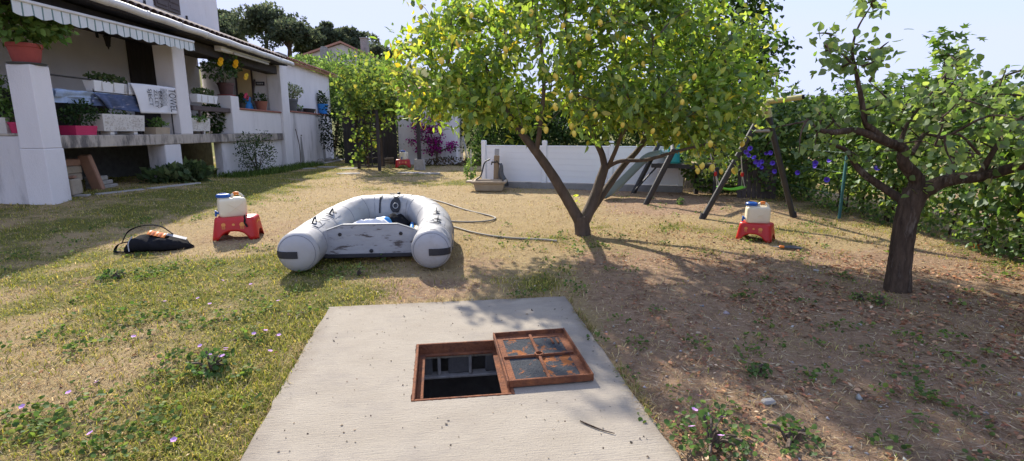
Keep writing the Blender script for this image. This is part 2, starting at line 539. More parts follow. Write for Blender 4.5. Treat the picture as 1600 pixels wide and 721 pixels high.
M['far_wall'] = pmat('far_house_render', (.55, .5, .46), (.5, .45, .42), 2, .95, .2, 20)
M['wall_inner'] = pmat('veranda_wall', (.78, .75, .75), (.72, .69, .69), 2, .95, .3, 60)

def stripe_mat():
    m = pmat('striped_awning_cloth', (.6, .62, .6), (.55, .57, .55), 4, .9, .2, 120)
    n, l = nodes(m)
    b = n['Principled BSDF']
    src = b.inputs['Base Color'].links[0].from_socket
    tc = n.new('ShaderNodeTexCoord')
    sp = n.new('ShaderNodeSeparateXYZ')
    l.new(tc.outputs['Object'], sp.inputs[0])
    mm = n.new('ShaderNodeMath'); mm.operation = 'MULTIPLY'; mm.inputs[1].default_value = 1 / .17
    fr = n.new('ShaderNodeMath'); fr.operation = 'FRACT'
    lt = n.new('ShaderNodeMath'); lt.operation = 'LESS_THAN'; lt.inputs[1].default_value = .16
    l.new(sp.outputs[1], mm.inputs[0]); l.new(mm.outputs[0], fr.inputs[0]); l.new(fr.outputs[0], lt.inputs[0])
    x = n.new('ShaderNodeMix'); x.data_type = 'RGBA'
    l.new(lt.outputs[0], x.inputs[0]); l.new(src, x.inputs[6]); x.inputs[7].default_value = (.13, .2, .19, 1)
    l.new(x.outputs[2], b.inputs['Base Color'])
    return m
M['awning'] = stripe_mat()

# ------------------------------------------------------------------ what covers the ground
SLAB_ROT = R(8.0)
SLAB_B = np.array([-.505, 4.03])                 # middle of the slab's back edge
_sx = np.array([math.cos(SLAB_ROT), math.sin(SLAB_ROT)])
_sy = np.array([-math.sin(SLAB_ROT), math.cos(SLAB_ROT)])
SLAB_W, SLAB_L = 1.94, 3.1
def slab_uv(x, y):
    dx, dy = np.asarray(x) - SLAB_B[0], np.asarray(y) - SLAB_B[1]
    return dx * _sx[0] + dy * _sx[1], dx * _sy[0] + dy * _sy[1]

def zones(x, y):
    """how green and how bare the ground is"""
    n1, n2, n3 = fbm(x, y, .9, 1), fbm(x, y, 2.4, 5), fbm(x, y, .45, 9)
    left = sstep(-.7, -1.5, x) * sstep(6.0, 4.9, y + .12 * x)
    g = .66 * left * sstep(-7.5, -1.5, x + .9 * y - 4.2) + .3 * left
    dry = np.exp(-(((x + 2.2) / 2.6) ** 2 + ((y - 7.2) / 1.9) ** 2))
    g = np.maximum(g, .62 * sstep(-3.9, -5.2, x) * sstep(5.2, 6.6, y))
    g = np.maximum(g, .62 * np.exp(-(((x - .35) / .85) ** 2 + ((y - 6.3) / .6) ** 2)))
    g = np.maximum(g, .5 * np.exp(-(((x - .35) / .35) ** 2 + ((y - 4.6) / .5) ** 2)))
    g = np.maximum(g, .42 * sstep(1.6, 2.6, x) * np.exp(-((y - 6.9 + .25 * (x - 3)) / 1.0) ** 2))
    g = np.maximum(g, .42 * sstep(10.2, 12.5, y) + .5 * sstep(22, 30, y))
    g = np.maximum(g, .5 * sstep(4.0, 4.8, x) * sstep(4.2, 5.5, y))
    g = np.maximum(g, .16 * sstep(.4, 1, x))
    g = g * (1 - .75 * dry) + (n1 - .5) * 1.05 + (n2 - .5) * .7
    bare = .75 * sstep(.3, .9, x) * sstep(6.5, 5.4, y) + .85 * np.exp(-(((x + .7) / .7) ** 2 + ((y - 4.45) / .35) ** 2))
    bare = np.maximum(bare, .75 * np.exp(-(((x + 4.05) / .55) ** 2 + ((y - 4.55) / .35) ** 2)))
    bare = np.maximum(bare, .65 * np.exp(-(((x + .3) / .5) ** 2 + ((y - 5.2) / .7) ** 2)))
    bare = np.maximum(bare, .6 * sstep(.8, 2, x) * sstep(7.3, 8.4, y) * sstep(13, 11, y))
    bare = np.maximum(bare, .45 * dry)
    bare = bare + (n3 - .5) * .7 + (n2 - .5) * .4
    return np.clip(g, 0, 1), np.clip(bare, 0, 1)

# ------------------------------------------------------------------ ground
def axis_steps(a, b, st, far_a, far_b):
    mid = np.arange(a, b + 1e-6, st)
    def out(d):
        r, s = [], st
        t = 0
        while t < d:
            s *= 1.22
            t += s
            r.append(t)
        return np.array(r)
    return np.r_[(a - out(a - far_a))[::-1], mid, b + out(far_b - b)]
gx = axis_steps(-9.5, 7.0, .09, -900, 900)
gy = axis_steps(1.2, 13.0, .09, -300, 1500)
GX, GY = np.meshgrid(gx, gy, indexing='ij')
near = sstep(22, 14, GY) * sstep(-12, -9, GX) * sstep(10, 7, GX)
GZ = T(GX, GY) + near * ((fbm(GX, GY, 4, 21) - .5) * .03 + (fbm(GX, GY, 1.1, 31) - .5) * .035)
GZ -= .03 * np.exp(-(slab_uv(GX, GY)[0] / 1.1) ** 6 - ((slab_uv(GX, GY)[1] + 1.5) / 1.75) ** 6)
nx, ny = GX.shape
idx = np.arange(nx * ny).reshape(nx, ny)
quad = np.stack([idx[:-1, :-1], idx[1:, :-1], idx[1:, 1:], idx[:-1, 1:]], -1).reshape(-1, 4)
cxm = (GX[:-1, :-1] + GX[1:, 1:]).ravel() / 2
cym = (GY[:-1, :-1] + GY[1:, 1:]).ravel() / 2
su, sv = slab_uv(cxm, cym)
quad = quad[~((abs(su) < SLAB_W / 2 - .13) & (sv < -.13) & (sv > -SLAB_L + .13))]
tri = np.r_[quad[:, [0, 1, 2]], quad[:, [0, 2, 3]]]
zg, zb = zones(GX.ravel(), GY.ravel())

def ground_mat():
    m = bpy.data.materials.new('garden_ground')
    n, l = nodes(m)
    b = n['Principled BSDF']
    b.inputs['Roughness'].default_value = 1
    b.inputs['Specular IOR Level'].default_value = .1
    at = n.new('ShaderNodeAttribute'); at.attribute_name = 'col'
    sp = n.new('ShaderNodeSeparateColor'); l.new(at.outputs['Color'], sp.inputs[0])
    tc = n.new('ShaderNodeTexCoord')
    def noise(s, d=6, ro=.65):
        t = n.new('ShaderNodeTexNoise')
        t.inputs['Scale'].default_value, t.inputs['Detail'].default_value, t.inputs['Roughness'].default_value = s, d, ro
        l.new(tc.outputs['Object'], t.inputs['Vector'])
        return t.outputs['Fac']
    def mr(a, lo, hi):
        r = n.new('ShaderNodeMapRange'); r.inputs[1].default_value, r.inputs[2].default_value = lo, hi
        l.new(a, r.inputs[0]); return r.outputs[0]
    def mix(f, a, c):
        x = n.new('ShaderNodeMix'); x.data_type = 'RGBA'; l.new(f, x.inputs[0])
        for k, q in ((6, a), (7, c)):
            if isinstance(q, tuple): x.inputs[k].default_value = (*q, 1)
            else: l.new(q, x.inputs[k])
        return x.outputs[2]
    def add(a, c, k):
        x = n.new('ShaderNodeMath'); x.operation = 'MULTIPLY_ADD'; l.new(c, x.inputs[0]); x.inputs[1].default_value = k; l.new(a, x.inputs[2]); return x.outputs[0]
    straw = mix(mr(noise(26), .3, .7), (.4, .3, .155), (.29, .21, .115))
    soil = mix(mr(noise(15, 8), .3, .7), (.37, .25, .155), (.23, .145, .088))
    soil = mix(mr(noise(70), .58, .7), soil, (.42, .36, .29))
    green = mix(mr(noise(40), .3, .7), (.17, .16, .045), (.1, .11, .03))
    nz = noise(11, 8)
    c = mix(mr(add(sp.outputs[1], nz, .9), .8, 1.05), straw, soil)
    c = mix(mr(add(sp.outputs[0], noise(7, 8), .8), .78, 1.1), c, green)
    l.new(c, b.inputs['Base Color'])
    bp = n.new('ShaderNodeBump'); bp.inputs['Strength'].default_value = .9; bp.inputs['Distance'].default_value = .03
    l.new(noise(45, 8, .75), bp.inputs['Height']); l.new(bp.outputs[0], b.inputs['Normal'])
    return m
ground = link_mesh('ground', tri_mesh('ground', np.c_[GX.ravel(), GY.ravel(), GZ.ravel()], tri, np.c_[zg, zb, zb * 0], ground_mat(), True))
setp(ground, kind='structure')

# far ridge on the right
def build_ridge():
    xs = np.linspace(-900, 1200, 90)
    b = MB()
    rows = []
    for j, (yy, k) in enumerate(((560, 0), (640, .7), (720, 1), (860, .5))):
        rows.append([(x, yy, -2 + k * (26 + 26 * float(fbm(x, 0, .004, 3)) + 5 * float(fbm(x, j, .02, 8)))) for x in xs])
    b.add([p for r in rows for p in r], [(j * 90 + i, j * 90 + i + 1, (j + 1) * 90 + i + 1, (j + 1) * 90 + i) for j in range(3) for i in range(89)])
    o = b.obj('hills', pmat('wooded_hill', (.06, .085, .06), (.085, .11, .075), .02, 1, 0), smooth=60)
    setp(o, kind='structure')
build_ridge()

# ------------------------------------------------------------------ grass, weeds, litter
def sample_ground(k, x0, x1, y0, y1, pw=1.0):
    """points on the garden floor, thinning out with distance from the slab"""
    u = rng.random(k)
    y = (y0 ** -pw + u * (y1 ** -pw - y0 ** -pw)) ** (-1 / pw)
    x = x0 + rng.random(k) * (x1 - x0)
    half = 1.35 * y + .8
    keep = abs(x) < half
    x, y = x[keep], y[keep]
    u, v = slab_uv(x, y)
    keep = ~((abs(u) < SLAB_W / 2 - .015) & (v < -.02) & (v > -SLAB_L))
    return x[keep], y[keep]

def ground_z(x, y):
    return T(x, y) + sstep(22, 14, y) * ((fbm(x, y, 4, 21) - .5) * .03 + (fbm(x, y, 1.1, 31) - .5) * .035)

def blades(name, x, y, h, w, lean, cols):
    k = len(x)
    z = ground_z(x, y) - .004
    a = rng.random(k) * 2 * np.pi
    d = np.c_[np.cos(a), np.sin(a), np.zeros(k)]
    s = np.c_[-np.sin(a), np.cos(a), np.zeros(k)] * w[:, None]
    up = np.array([0, 0, 1.])
    p0 = np.c_[x, y, z]
    p1 = p0 + up * (h * .62)[:, None] * (1 - .35 * lean)[:, None] + d * (h * lean * .45)[:, None]
    p2 = p0 + up * (h * (1 - .75 * lean))[:, None] + d * (h * lean * 1.05)[:, None]
    V = np.stack([p0 - s, p0 + s, p1 - s * .8, p1 + s * .8, p2], 1).reshape(-1, 3)
    F = (np.array([[0, 1, 3], [0, 3, 2], [2, 3, 4]])[None] + (np.arange(k) * 5)[:, None, None]).reshape(-1, 3)
    return tri_mesh(name, V, F, np.repeat(cols, 5, axis=0), M['grass'])

def build_grass():
    x, y = sample_ground(640000, -13, 9, 1.35, 20, .55)
    g, b = zones(x, y)
    k = len(x)
    r = rng.random(k)
    keep = r < np.clip(.32 + .85 * g - .3 * b, .07, 1)
    x, y, g, b = x[keep], y[keep], g[keep], b[keep]
    k = len(x)
    fresh = rng.random(k) < np.clip(g * 1.25 - .12, .04, .85)
    h = np.where(fresh, rng.uniform(.022, .065, k), rng.uniform(.02, .06, k)) * (.4 + 1.2 * fbm(x, y, 3.2, 40))
    w = np.where(fresh, rng.uniform(.0018, .0036, k), rng.uniform(.0013, .0027, k)) * np.clip(.7 + y * .11, .8, 2.2)
    lean = np.where(fresh, rng.uniform(.25, 1.0, k), rng.uniform(.55, 1.15, k))
    gc = pick_cols(k, [(.25, .26, .05), (.16, .2, .04), (.37, .34, .085), (.47, .4, .13)], [3, 1.4, 3, 2.8])
    dc = pick_cols(k, [(.52, .41, .2), (.42, .32, .16), (.3, .21, .11), (.6, .5, .28)], [3, 3, 1.6, 1.2])
    o = link_mesh('lawn_grass', blades('lawn_grass', x, y, h, w, lean, np.where(fresh[:, None], gc, dc)))
    setp(o, 'short patchy lawn grass, part green and part dried to straw', 'grass', kind='stuff')

def build_weeds():
    """low leafy weeds in the green patches"""
    px, py = sample_ground(13000, -6, 6, 1.4, 10, .6)
    g, b = zones(px, py)
    patch = fbm(px, py, 1.3, 77)
    spots_w = 0 * px
    for u, v, w_ in ((300, 425, .35), (430, 420, .4), (380, 415, .35), (215, 500, .32), (290, 510, .35), (420, 500, .35), (300, 590, .3), (120, 540, .25), (520, 440, .25), (90, 640, .25), (180, 640, .3), (440, 460, .3), (360, 640, .2)):
        q = G(u, v)
        spots_w = np.maximum(spots_w, np.exp(-(((px - q[0]) / w_) ** 2 + ((py - q[1]) / (w_ * .75)) ** 2)))
    want = .22 * (sstep(.52, .62, patch) * g * 1.5 * sstep(-.7, -1.3, px)) + .5 * spots_w * sstep(.4, .6, fbm(px, py, 5, 78)) + .05 * (px > .5) + .35 * np.exp(-(((px - .35) / .8) ** 2 + ((py - 6.3) / .55) ** 2)) + .25 * np.exp(-(((px - .4) / .25) ** 2 + ((py - 4.5) / .5) ** 2))
    keep = rng.random(len(px)) < want
    px, py = px[keep], py[keep]
    per = 16
    cx, cy = np.repeat(px, per), np.repeat(py, per)
    k = len(cx)
    a, rr = rng.random(k) * 2 * np.pi, rng.random(k) ** .6 * .075
    x, y = cx + np.cos(a) * rr, cy + np.sin(a) * rr
    z = ground_z(x, y) + rng.uniform(.012, .055, k) * (1.25 - rr / .09)
    D = np.c_[np.cos(a), np.sin(a), rng.uniform(-.2, .7, k)]
    C = pick_cols(k, [(.1, .165, .04), (.075, .13, .033), (.15, .215, .05), (.22, .26, .07)], [3, 2, 3, 1.5])
    o = link_mesh('ground_weeds', leaf_mesh('ground_weeds', np.c_[x, y, z], rng.uniform(.016, .034, k), ROUND, C, M['soft'], D))
    setp(o, 'low round-leaved green weeds spreading through the lawn', 'weeds', kind='stuff')

def build_litter():
    x, y = sample_ground(80000, -5, 7, 1.4, 13, .5)
    g, b = zones(x, y)
    want = .03 + .4 * sstep(.5, 1.1, x) + .9 * np.exp(-(((x - 3.7) / 1.8) ** 2 + ((y - 4.7) / 1.3) ** 2))
    keep = rng.random(len(x)) < want * 1.7 * sstep(.4, .68, fbm(x, y, 2.2, 60)) + .04 * (x > .5)
    x, y = x[keep], y[keep]
    k = len(x)
    P = np.c_[x, y, ground_z(x, y) + rng.uniform(.004, .022, k)]
    a = rng.random(k) * 2 * np.pi
    D = np.c_[np.cos(a), np.sin(a), rng.normal(size=k) * .22]
    N = rng.normal(size=(k, 3)) * .33 + np.array([0, 0, 1])
    C = pick_cols(k, [(.36, .17, .085), (.27, .12, .06), (.4, .24, .13), (.48, .36, .23), (.17, .09, .055)], [4, 4, 2.5, .9, 2.5])
    big = np.exp(-(((x - 3.4) / 1.8) ** 2 + ((y - 4.6) / 1.8) ** 2))
    o = link_mesh('dead_leaves', leaf_mesh('dead_leaves', P, rng.uniform(.016, .04, k) * (1 + .5 * big), LEAF, C, M['dead'], D, N))
    setp(o, 'dry brown fallen leaves strewn over the bare soil', 'leaf litter', kind='stuff')
    # straw and twigs
    x, y = sample_ground(110000, -5, 7, 1.4, 12, .55)
    g, b = zones(x, y)
    keep = rng.random(len(x)) < .12 + .85 * b
    x, y = x[keep], y[keep]
    k = len(x)
    a = rng.random(k) * 2 * np.pi
    L = rng.uniform(.02, .1, k)
    w = rng.uniform(.0008, .0022, k) * np.clip(.7 + y * .1, .8, 2)
    d = np.c_[np.cos(a), np.sin(a), rng.normal(size=k) * .12] * L[:, None]
    s = np.c_[-np.sin(a), np.cos(a), np.zeros(k)] * w[:, None]
    p = np.c_[x, y, ground_z(x, y) + rng.uniform(.003, .012, k)]
    V = np.stack([p - d / 2, p - s + d * .1, p + s * .9 + np.array([0, 0, .002]) + d * .1, p + d / 2 + np.array([0, 0, .004])], 1).reshape(-1, 3)
    F = (np.array([[0, 1, 2], [1, 3, 2]])[None] + (np.arange(k) * 4)[:, None, None]).reshape(-1, 3)
    C = pick_cols(k, [(.36, .27, .16), (.25, .175, .105), (.14, .095, .06), (.5, .41, .27)], [3, 3, 2, 1.6])
    o = link_mesh('dry_straw', tri_mesh('dry_straw', V, F, np.repeat(C, 4, axis=0), M['dead']))
    setp(o, 'loose dry straw and broken twigs lying on the soil', 'straw', kind='stuff')
    # small stones
    x, y = sample_ground(3600, -4, 6, 1.4, 9, .5)
    g, b = zones(x, y)
    keep = rng.random(len(x)) < .08 + .6 * b * (x > .3)
    x, y = x[keep], y[keep]
    k = len(x)
    tv = np.array([(1, 0, 0), (-1, 0, 0), (0, 1, 0), (0, -1, 0), (0, 0, .7), (0, 0, -.5)], float)
    tf = np.array([(0, 2, 4), (2, 1, 4), (1, 3, 4), (3, 0, 4), (2, 0, 5), (1, 2, 5), (3, 1, 5), (0, 3, 5)])
    s = rng.uniform(.004, .013, k) * np.where(rng.random(k) < .05, 2.1, 1)
    V = np.c_[x, y, ground_z(x, y) + .002][:, None, :] + s[:, None, None] * (tv[None] + rng.normal(size=(k, 6, 3)) * .28)
    F = (tf[None] + (np.arange(k) * 6)[:, None, None]).reshape(-1, 3)
    C = pick_cols(k, [(.36, .33, .29), (.27, .24, .2), (.45, .43, .4)])
    o = link_mesh('small_stones', tri_mesh('small_stones', V.reshape(-1, 3), F, np.repeat(C, 6, axis=0), M['dead']))
    setp(o, 'small pale stones scattered on the bare soil', 'stones', kind='stuff')
def build_edge_grass():
    """longer blades leaning over the border of the slab"""
    k = 5200
    t = rng.random(k)
    side = rng.choice(3, k, p=[.42, .42, .16])
    u = np.where(side == 0, -SLAB_W / 2 - rng.random(k) * .05 + .012, np.where(side == 1, SLAB_W / 2 + rng.random(k) * .05 - .012, (t - .5) * SLAB_W))
    v = np.where(side == 2, rng.random(k) * .05 - .01, -t * SLAB_L)
    x = SLAB_B[0] + u * _sx[0] + v * _sy[0]
    y = SLAB_B[1] + u * _sx[1] + v * _sy[1]
    keep = fbm(x, y, 5, 90) > np.where(side == 0, .42, .52)
    x, y, left = x[keep], y[keep], (side == 0)[keep]
    k = len(x)
    fresh = rng.random(k) < np.where(left, .6, .25)
    C = np.where(fresh[:, None], pick_cols(k, [(.2, .22, .04), (.13, .17, .035), (.31, .29, .07)]), pick_cols(k, [(.42, .33, .16), (.3, .22, .12)]))
    o = link_mesh('edge_grass', blades('edge_grass', x, y, rng.uniform(.04, .1, k), rng.uniform(.0012, .0026, k), rng.uniform(.4, 1.1, k), C))
    setp(o, 'longer grass creeping over the borders of the concrete slab', 'grass', kind='stuff')
build_grass()
build_edge_grass()
build_weeds()
build_litter()

# ------------------------------------------------------------------ concrete slab with its hatch
HX0, HX1, HY0, HY1 = -.215, .285, -1.485, -.835       # the opening, in the slab's own axes
def build_slab():
    z0 = Tg(*SLAB_B) + .028
    root = thing('concrete_slab', 'large pale concrete slab with a square hatch opening in the foreground', 'slab', (SLAB_B[0], SLAB_B[1], z0), rot=(.0265, 0, SLAB_ROT))
    # top with the hole, rough edges
    def loop(x0, x1, y0, y1, n, j):
        cs = [(x0, y0), (x1, y0), (x1, y1), (x0, y1)]
        out = []
        for (ax, ay), (bx, by) in zip(cs, cs[1:] + cs[:1]):
            for k in range(n):
                t = k / n
                q = random.uniform(-j, j) if k else 0
                dx, dy = bx - ax, by - ay
                L = math.hypot(dx, dy)
                out.append((ax + dx * t - dy / L * q, ay + dy * t + dx / L * q))
        return out
    n = 40
    W, L = SLAB_W / 2, SLAB_L
    o1 = loop(-W, W, -L, 0, n, .009)
    o2 = [(x * .985, -L / 2 + (y + L / 2) * .99) for x, y in loop(-W, W, -L, 0, n, .003)]
    inn = loop(HX0 - .03, HX1 + .03, HY0 - .03, HY1 + .03, n, .004)
    b = MB()
    k = len(o1)
    vs = [(x, y, -.13) for x, y in o1] + [(x, y, -.012 + random.uniform(-.005, .004)) for x, y in o1] + [(x, y, 0) for x, y in o2] + [(x, y, 0) for x, y in inn] + [(x, y, -.11) for x, y in inn]
    fs = []
    for r in range(4):
        for i in range(k):
            i2 = (i + 1) % k
            fs.append((r * k + i, r * k + i2, (r + 1) * k + i2, (r + 1) * k + i))
    b.add(vs, fs).obj('slab_body', M['concrete'], root)
    # rusty frame let into the slab
    fr = MB()
    for (x0, x1, y0, y1) in ((HX0 - .029, HX0 - .012, HY0 - .029, HY1 + .029), (HX1 + .012, HX1 + .029, HY0 - .029, HY1 + .029), (HX0 - .012, HX1 + .012, HY0 - .029, HY0 - .012), (HX0 - .012, HX1 + .012, HY1 + .012, HY1 + .029)):
        fr.box(((x0 + x1) / 2, (y0 + y1) / 2, -.036), (x1 - x0, y1 - y0, .08), None, .003)
    fr.obj('hatch_frame', M['rust'], root)
    lg = MB()
    for (x0, x1, y0, y1) in ((HX0 - .011, HX0 + .028, HY0 - .011, HY1 + .011), (HX1 - .028, HX1 + .011, HY0 - .011, HY1 + .011), (HX0 + .028, HX1 - .028, HY0 - .011, HY0 + .016), (HX0 + .028, HX1 - .028, HY1 - .02, HY1 + .011)):
        lg.box(((x0 + x1) / 2, (y0 + y1) / 2, -.068), (x1 - x0, y1 - y0, .012), None, .002)
    lg.obj('frame_ledge', M['rust'], root)
    # block lining under the rim: dark hollow blocks with pale mortar ribs
    yb = HY1 + .03
    for x in (-.2, .055, .31):
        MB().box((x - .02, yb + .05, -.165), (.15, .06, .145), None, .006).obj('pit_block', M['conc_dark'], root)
    for x in (-.1, .11):
        MB().box((x, yb + .032, -.163), (.022, .06, .15), None, .005).obj('mortar_joint', M['mortar'], root)
    MB().box((.035, yb + .03, -.249), (.9, .08, .02), None, .005).obj('mortar_bed', M['mortar'], root)
    p = MB()
    x0, x1, y0, y1, zb, zt = -.6, .7, -1.7, -.55, -1.7, -.115
    p.box(((x0 + x1) / 2, (y0 + y1) / 2, zb), (x1 - x0, y1 - y0, .05))
    p.box((x0, (y0 + y1) / 2, (zb + zt) / 2), (.05, y1 - y0, zt - zb - .06)); p.box((x1, (y0 + y1) / 2, (zb + zt) / 2), (.05, y1 - y0, zt - zb - .06))
    p.box(((x0 + x1) / 2, y0, (zb + zt) / 2), (x1 - x0 - .06, .05, zt - zb - .06)); p.box(((x0 + x1) / 2, y1, (zb + zt) / 2), (x1 - x0 - .06, .05, zt - zb - .06))
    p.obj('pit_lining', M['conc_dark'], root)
    # the lid, lying face down beside the opening
    lid = thing('hatch_lid', 'rusty square hatch cover lying upside down beside the open hole', 'hatch cover', rot=(0, 0, 0))
    w, d = .5, .665
    m = Matrix.Translation((SLAB_B[0], SLAB_B[1], z0)) @ Matrix.Rotation(SLAB_ROT, 4, 'Z') @ Matrix.Rotation(.0265, 4, 'X') @ Matrix.Translation((.285 + w / 2 - .012, -1.118, .006)) @ Matrix.Rotation(R(1.0), 4, 'Z') @ Matrix.Rotation(R(-.5), 4, 'Y')
    lid.matrix_world = m
    MB().box((0, 0, .007), (w - .03, d - .03, .010)).obj('plate', M['rust_paint'], lid)
    for s in (-1, 1):
        MB().box((s * (w / 2 - .006), 0, .023), (.011, d, .046), None, .003).obj('rim', M['rust'], lid)
        MB().box((0, s * (d / 2 - .006), .0225), (w - .026, .011, .043), None, .003).obj('rim', M['rust'], lid)
    e = MB()                       # rusted margin inside the rim
    for s in (-1, 1):
        e.box((s * (w / 2 - .036), 0, .0135), (.046, d - .03, .003)); e.box((0, s * (d / 2 - .04), .0135), (w - .12, .054, .003))
    e.obj('rusted_margin', M['rust'], lid)
    for s in (-1, 1):
        MB().box((s * (w / 4 - .004), -.005, .021), (w / 2 - .05, .012, .018), None, .003).obj('rib', M['rust'], lid)
        MB().box((0, s * (d / 4 - .002), .0205), (.018, d / 2 - .06, .017), None, .003).obj('rib', M['rust'], lid)
    MB().lathe([(.03, 0), (.03, .022), (.021, .025), (.019, .012)], (0, 0, .012), 8, None, False).obj('lifting_socket', M['rust'], lid)
    MB().box((.13, .19, .019), (.012, .07, .012), None, .002).obj('casting_bar', M['rust'], lid)
    MB().box((.165, .19, .019), (.012, .07, .012), None, .002).obj('casting_bar', M['rust'], lid)
    # twig and crumbs on the slab
    def on(u, v):
        q = Matrix.Translation((SLAB_B[0], SLAB_B[1], z0)) @ Matrix.Rotation(SLAB_ROT, 4, 'Z') @ Matrix.Rotation(.0265, 4, 'X')
        return q @ Vector((u, v, 0))
    g1, g2 = G(906, 668), G(960, 688)
    a, c = slab_uv(g1[0], g1[1]), slab_uv(g2[0], g2[1])
    pts = [on(a[0] + (c[0] - a[0]) * t, a[1] + (c[1] - a[1]) * t - .012 * math.sin(t * 3.1)) + Vector((0, 0, .006)) for t in np.linspace(0, 1, 7)]
    tw = MB().tube(pts, [.003, .004, .004, .0035, .003, .003, .002], 6, jit=.2).obj('twig', M['bark_dark'])
    setp(tw, 'thin dark curved twig lying alone on the concrete slab', 'twig')
    k = 330
    u, v = rng.uniform(-.95, .95, k), rng.uniform(-2.4, -.02, k)
    ok = ~((u > HX0 - .05) & (u < .82) & (v > HY0 - .05) & (v < -.74))
    u, v = u[ok], v[ok]
    k = len(u)
    P = np.array([on(a_, b_) for a_, b_ in zip(u, v)]) + np.array([0, 0, .003])
    D = rng.normal(size=(k, 3)) * np.array([1, 1, .15])
    s = rng.uniform(.004, .011, k) * np.where(rng.random(k) < .07, 2.6, 1)
    o = link_mesh('slab_debris', leaf_mesh('slab_debris', P, s, HEART, pick_cols(k, [(.12, .09, .06), (.2, .14, .08), (.07, .055, .045)]), M['dead'], D))
    setp(o, 'tiny dark leaf crumbs scattered over the concrete slab', 'debris', kind='stuff')
build_slab()

# ------------------------------------------------------------------ inflatable dinghy
def build_boat():
    x0, y0 = -1.47, 5.22
    z0 = Tg(x0, y0 + .5) + .012
    root = thing('inflatable_dinghy', 'grey inflatable dinghy with weathered wooden transom facing the camera', 'boat', (x0, y0, z0), rot=(.018, 0, R(5.5)))
    r = .2
    half = [(-.64, -.3, r), (-.64, .35, r), (-.635, .85, r + .003), (-.58, 1.15, r + .03), (-.4, 1.5, r + .085), (-.34, 1.57, r + .09)]
    ctl = half + [(-p[0], p[1], p[2]) for p in half[::-1]]
    path = []
    for a, b in zip(ctl, ctl[1:]):
        a, b = Vector(a), Vector(b)
        nn = max(1, int((b - a).length / .09))
        path += [a + (b - a) * (i / nn) for i in range(nn)]
    path.append(Vector(ctl[-1]))
    for _ in range(3):
        path = [path[0]] + [(path[i - 1] + path[i] * 2 + path[i + 1]) / 4 for i in range(1, len(path) - 1)] + [path[-1]]
    fr = frames(path)
    N = len(path)
    nr = 40
    def surf(i, th, off=0.0):
        """point on the tube: i index along, th angle (0 = outer side, 90 = top)"""
        i0 = min(int(i), N - 2)
        f = i - i0
        p = path[i0] * (1 - f) + path[i0 + 1] * f
        t = (fr[i0][0] * (1 - f) + fr[i0 + 1][0] * f).normalized()
        side = t.cross(Vector((0, 0, 1))).normalized() * -1     # to the left of travel = outboard
        up = side.cross(t).normalized()
        if up.z < 0: up = -up
        wr = .0035 * math.sin(i * 2.1 + 2 * math.sin(th * 3)) * max(0, math.sin(th)) ** 2 + .002 * math.sin(i * 5.3 + th * 7)
        rr = r + off + wr
        fl = 1.0 if math.sin(th) > -.75 else 1 - .1 * (-math.sin(th) - .75)
        return p + side * (math.cos(th) * rr) + up * (math.sin(th) * rr * fl)
    b = MB()
    vs, fs = [], []
    for i in range(N):
        for k in range(nr):
            vs.append(surf(i, 2 * math.pi * k / nr))
    for i in range(N - 1):
        for k in range(nr):
            fs.append((i * nr + k, i * nr + (k + 1) % nr, (i + 1) * nr + (k + 1) % nr, (i + 1) * nr + k))
    b.add(vs, fs).obj('buoyancy_tube', M['hypalon'], root, smooth=60)
    def capy(q):                                    # how far the domed end stands out at radius q
        q = min(q, .1999)
        return .10 * (1 - (q / r) ** 3.2) ** .62
    for s in (-1, 1):
        c = MB()
        prof = [r * k for k in (1.0, .995, .98, .95, .9, .82, .7, .55, .36, .15, .01)]
        for a_, q in enumerate(prof):
            for k in range(nr):
                th = 2 * math.pi * k / nr
                c.v.append((s * .64 + q * math.cos(th), -.3 - capy(q), r + q * math.sin(th)))
        for i in range(len(prof) - 1):
            for k in range(nr):
                c.f.append((i * nr + k, i * nr + (k + 1) % nr, (i + 1) * nr + (k + 1) % nr, (i + 1) * nr + k))
        cap = c.obj('end_cap', M['hypalon'], root, smooth=60)
        # black rubbing strip wrapped round the end
        d = MB()
        xa, xb = (-.192, .02) if s < 0 else (-.02, .192)
        d.grid(14, 5, lambda a_, b_: (s * .64 + xa + (xb - xa) * a_, -.3 - capy(math.hypot(xa + (xb - xa) * a_, -.045 + .07 * b_)) - .007, r - .045 + .07 * b_))
        d.obj('rubbing_strip', M['rubber'], cap, smooth=60)
        ring = MB().tube([Vector((s * .64 + .174 * math.cos(t), -.3 - capy(.174) - .001, r + .174 * math.sin(t))) for t in np.linspace(0, 2 * math.pi, 41)], .0028, 5)
        ring.obj('seam', M['seam'], cap, smooth=60)
    def ringseam(i):
        MB().tube([surf(i, t, .0005) for t in np.linspace(0, 2 * math.pi, 41)], .0026, 5).obj('seam', M['seam'], root, smooth=60)
    def find(y, side):
        best = [(abs(path[i].y - y), i) for i in range(N) if (path[i].x < 0) == (side < 0)]
        return min(best)[1]
    for sd in (-1, 1):
        for y in (.02, .55, 1.1, 1.5):
            ringseam(find(y, sd))
    for sd in (-1, 1):
        ringseam(N / 2 + sd * 2.6)
    def patch(i0, i1, t0, t1, mat, name, off=.005, nu=8, nv=10, parent=None):
        return MB().grid(nu, nv, lambda a_, b_: surf(i0 + (i1 - i0) * a_, t0 + (t1 - t0) * b_, off)).obj(name, mat, parent or root, smooth=60)
    # rubbing strake along the outside
    for i0, i1 in ((1, N / 2 - 1), (N / 2 + 1, N - 2)):
        MB().grid(50, 6, lambda a_, b_: surf(i0 + (i1 - i0) * a_, -.25 + .3 * b_, .006 + .008 * math.sin(b_ * math.pi))).obj('rubbing_strake', M['seam'], root, smooth=60)
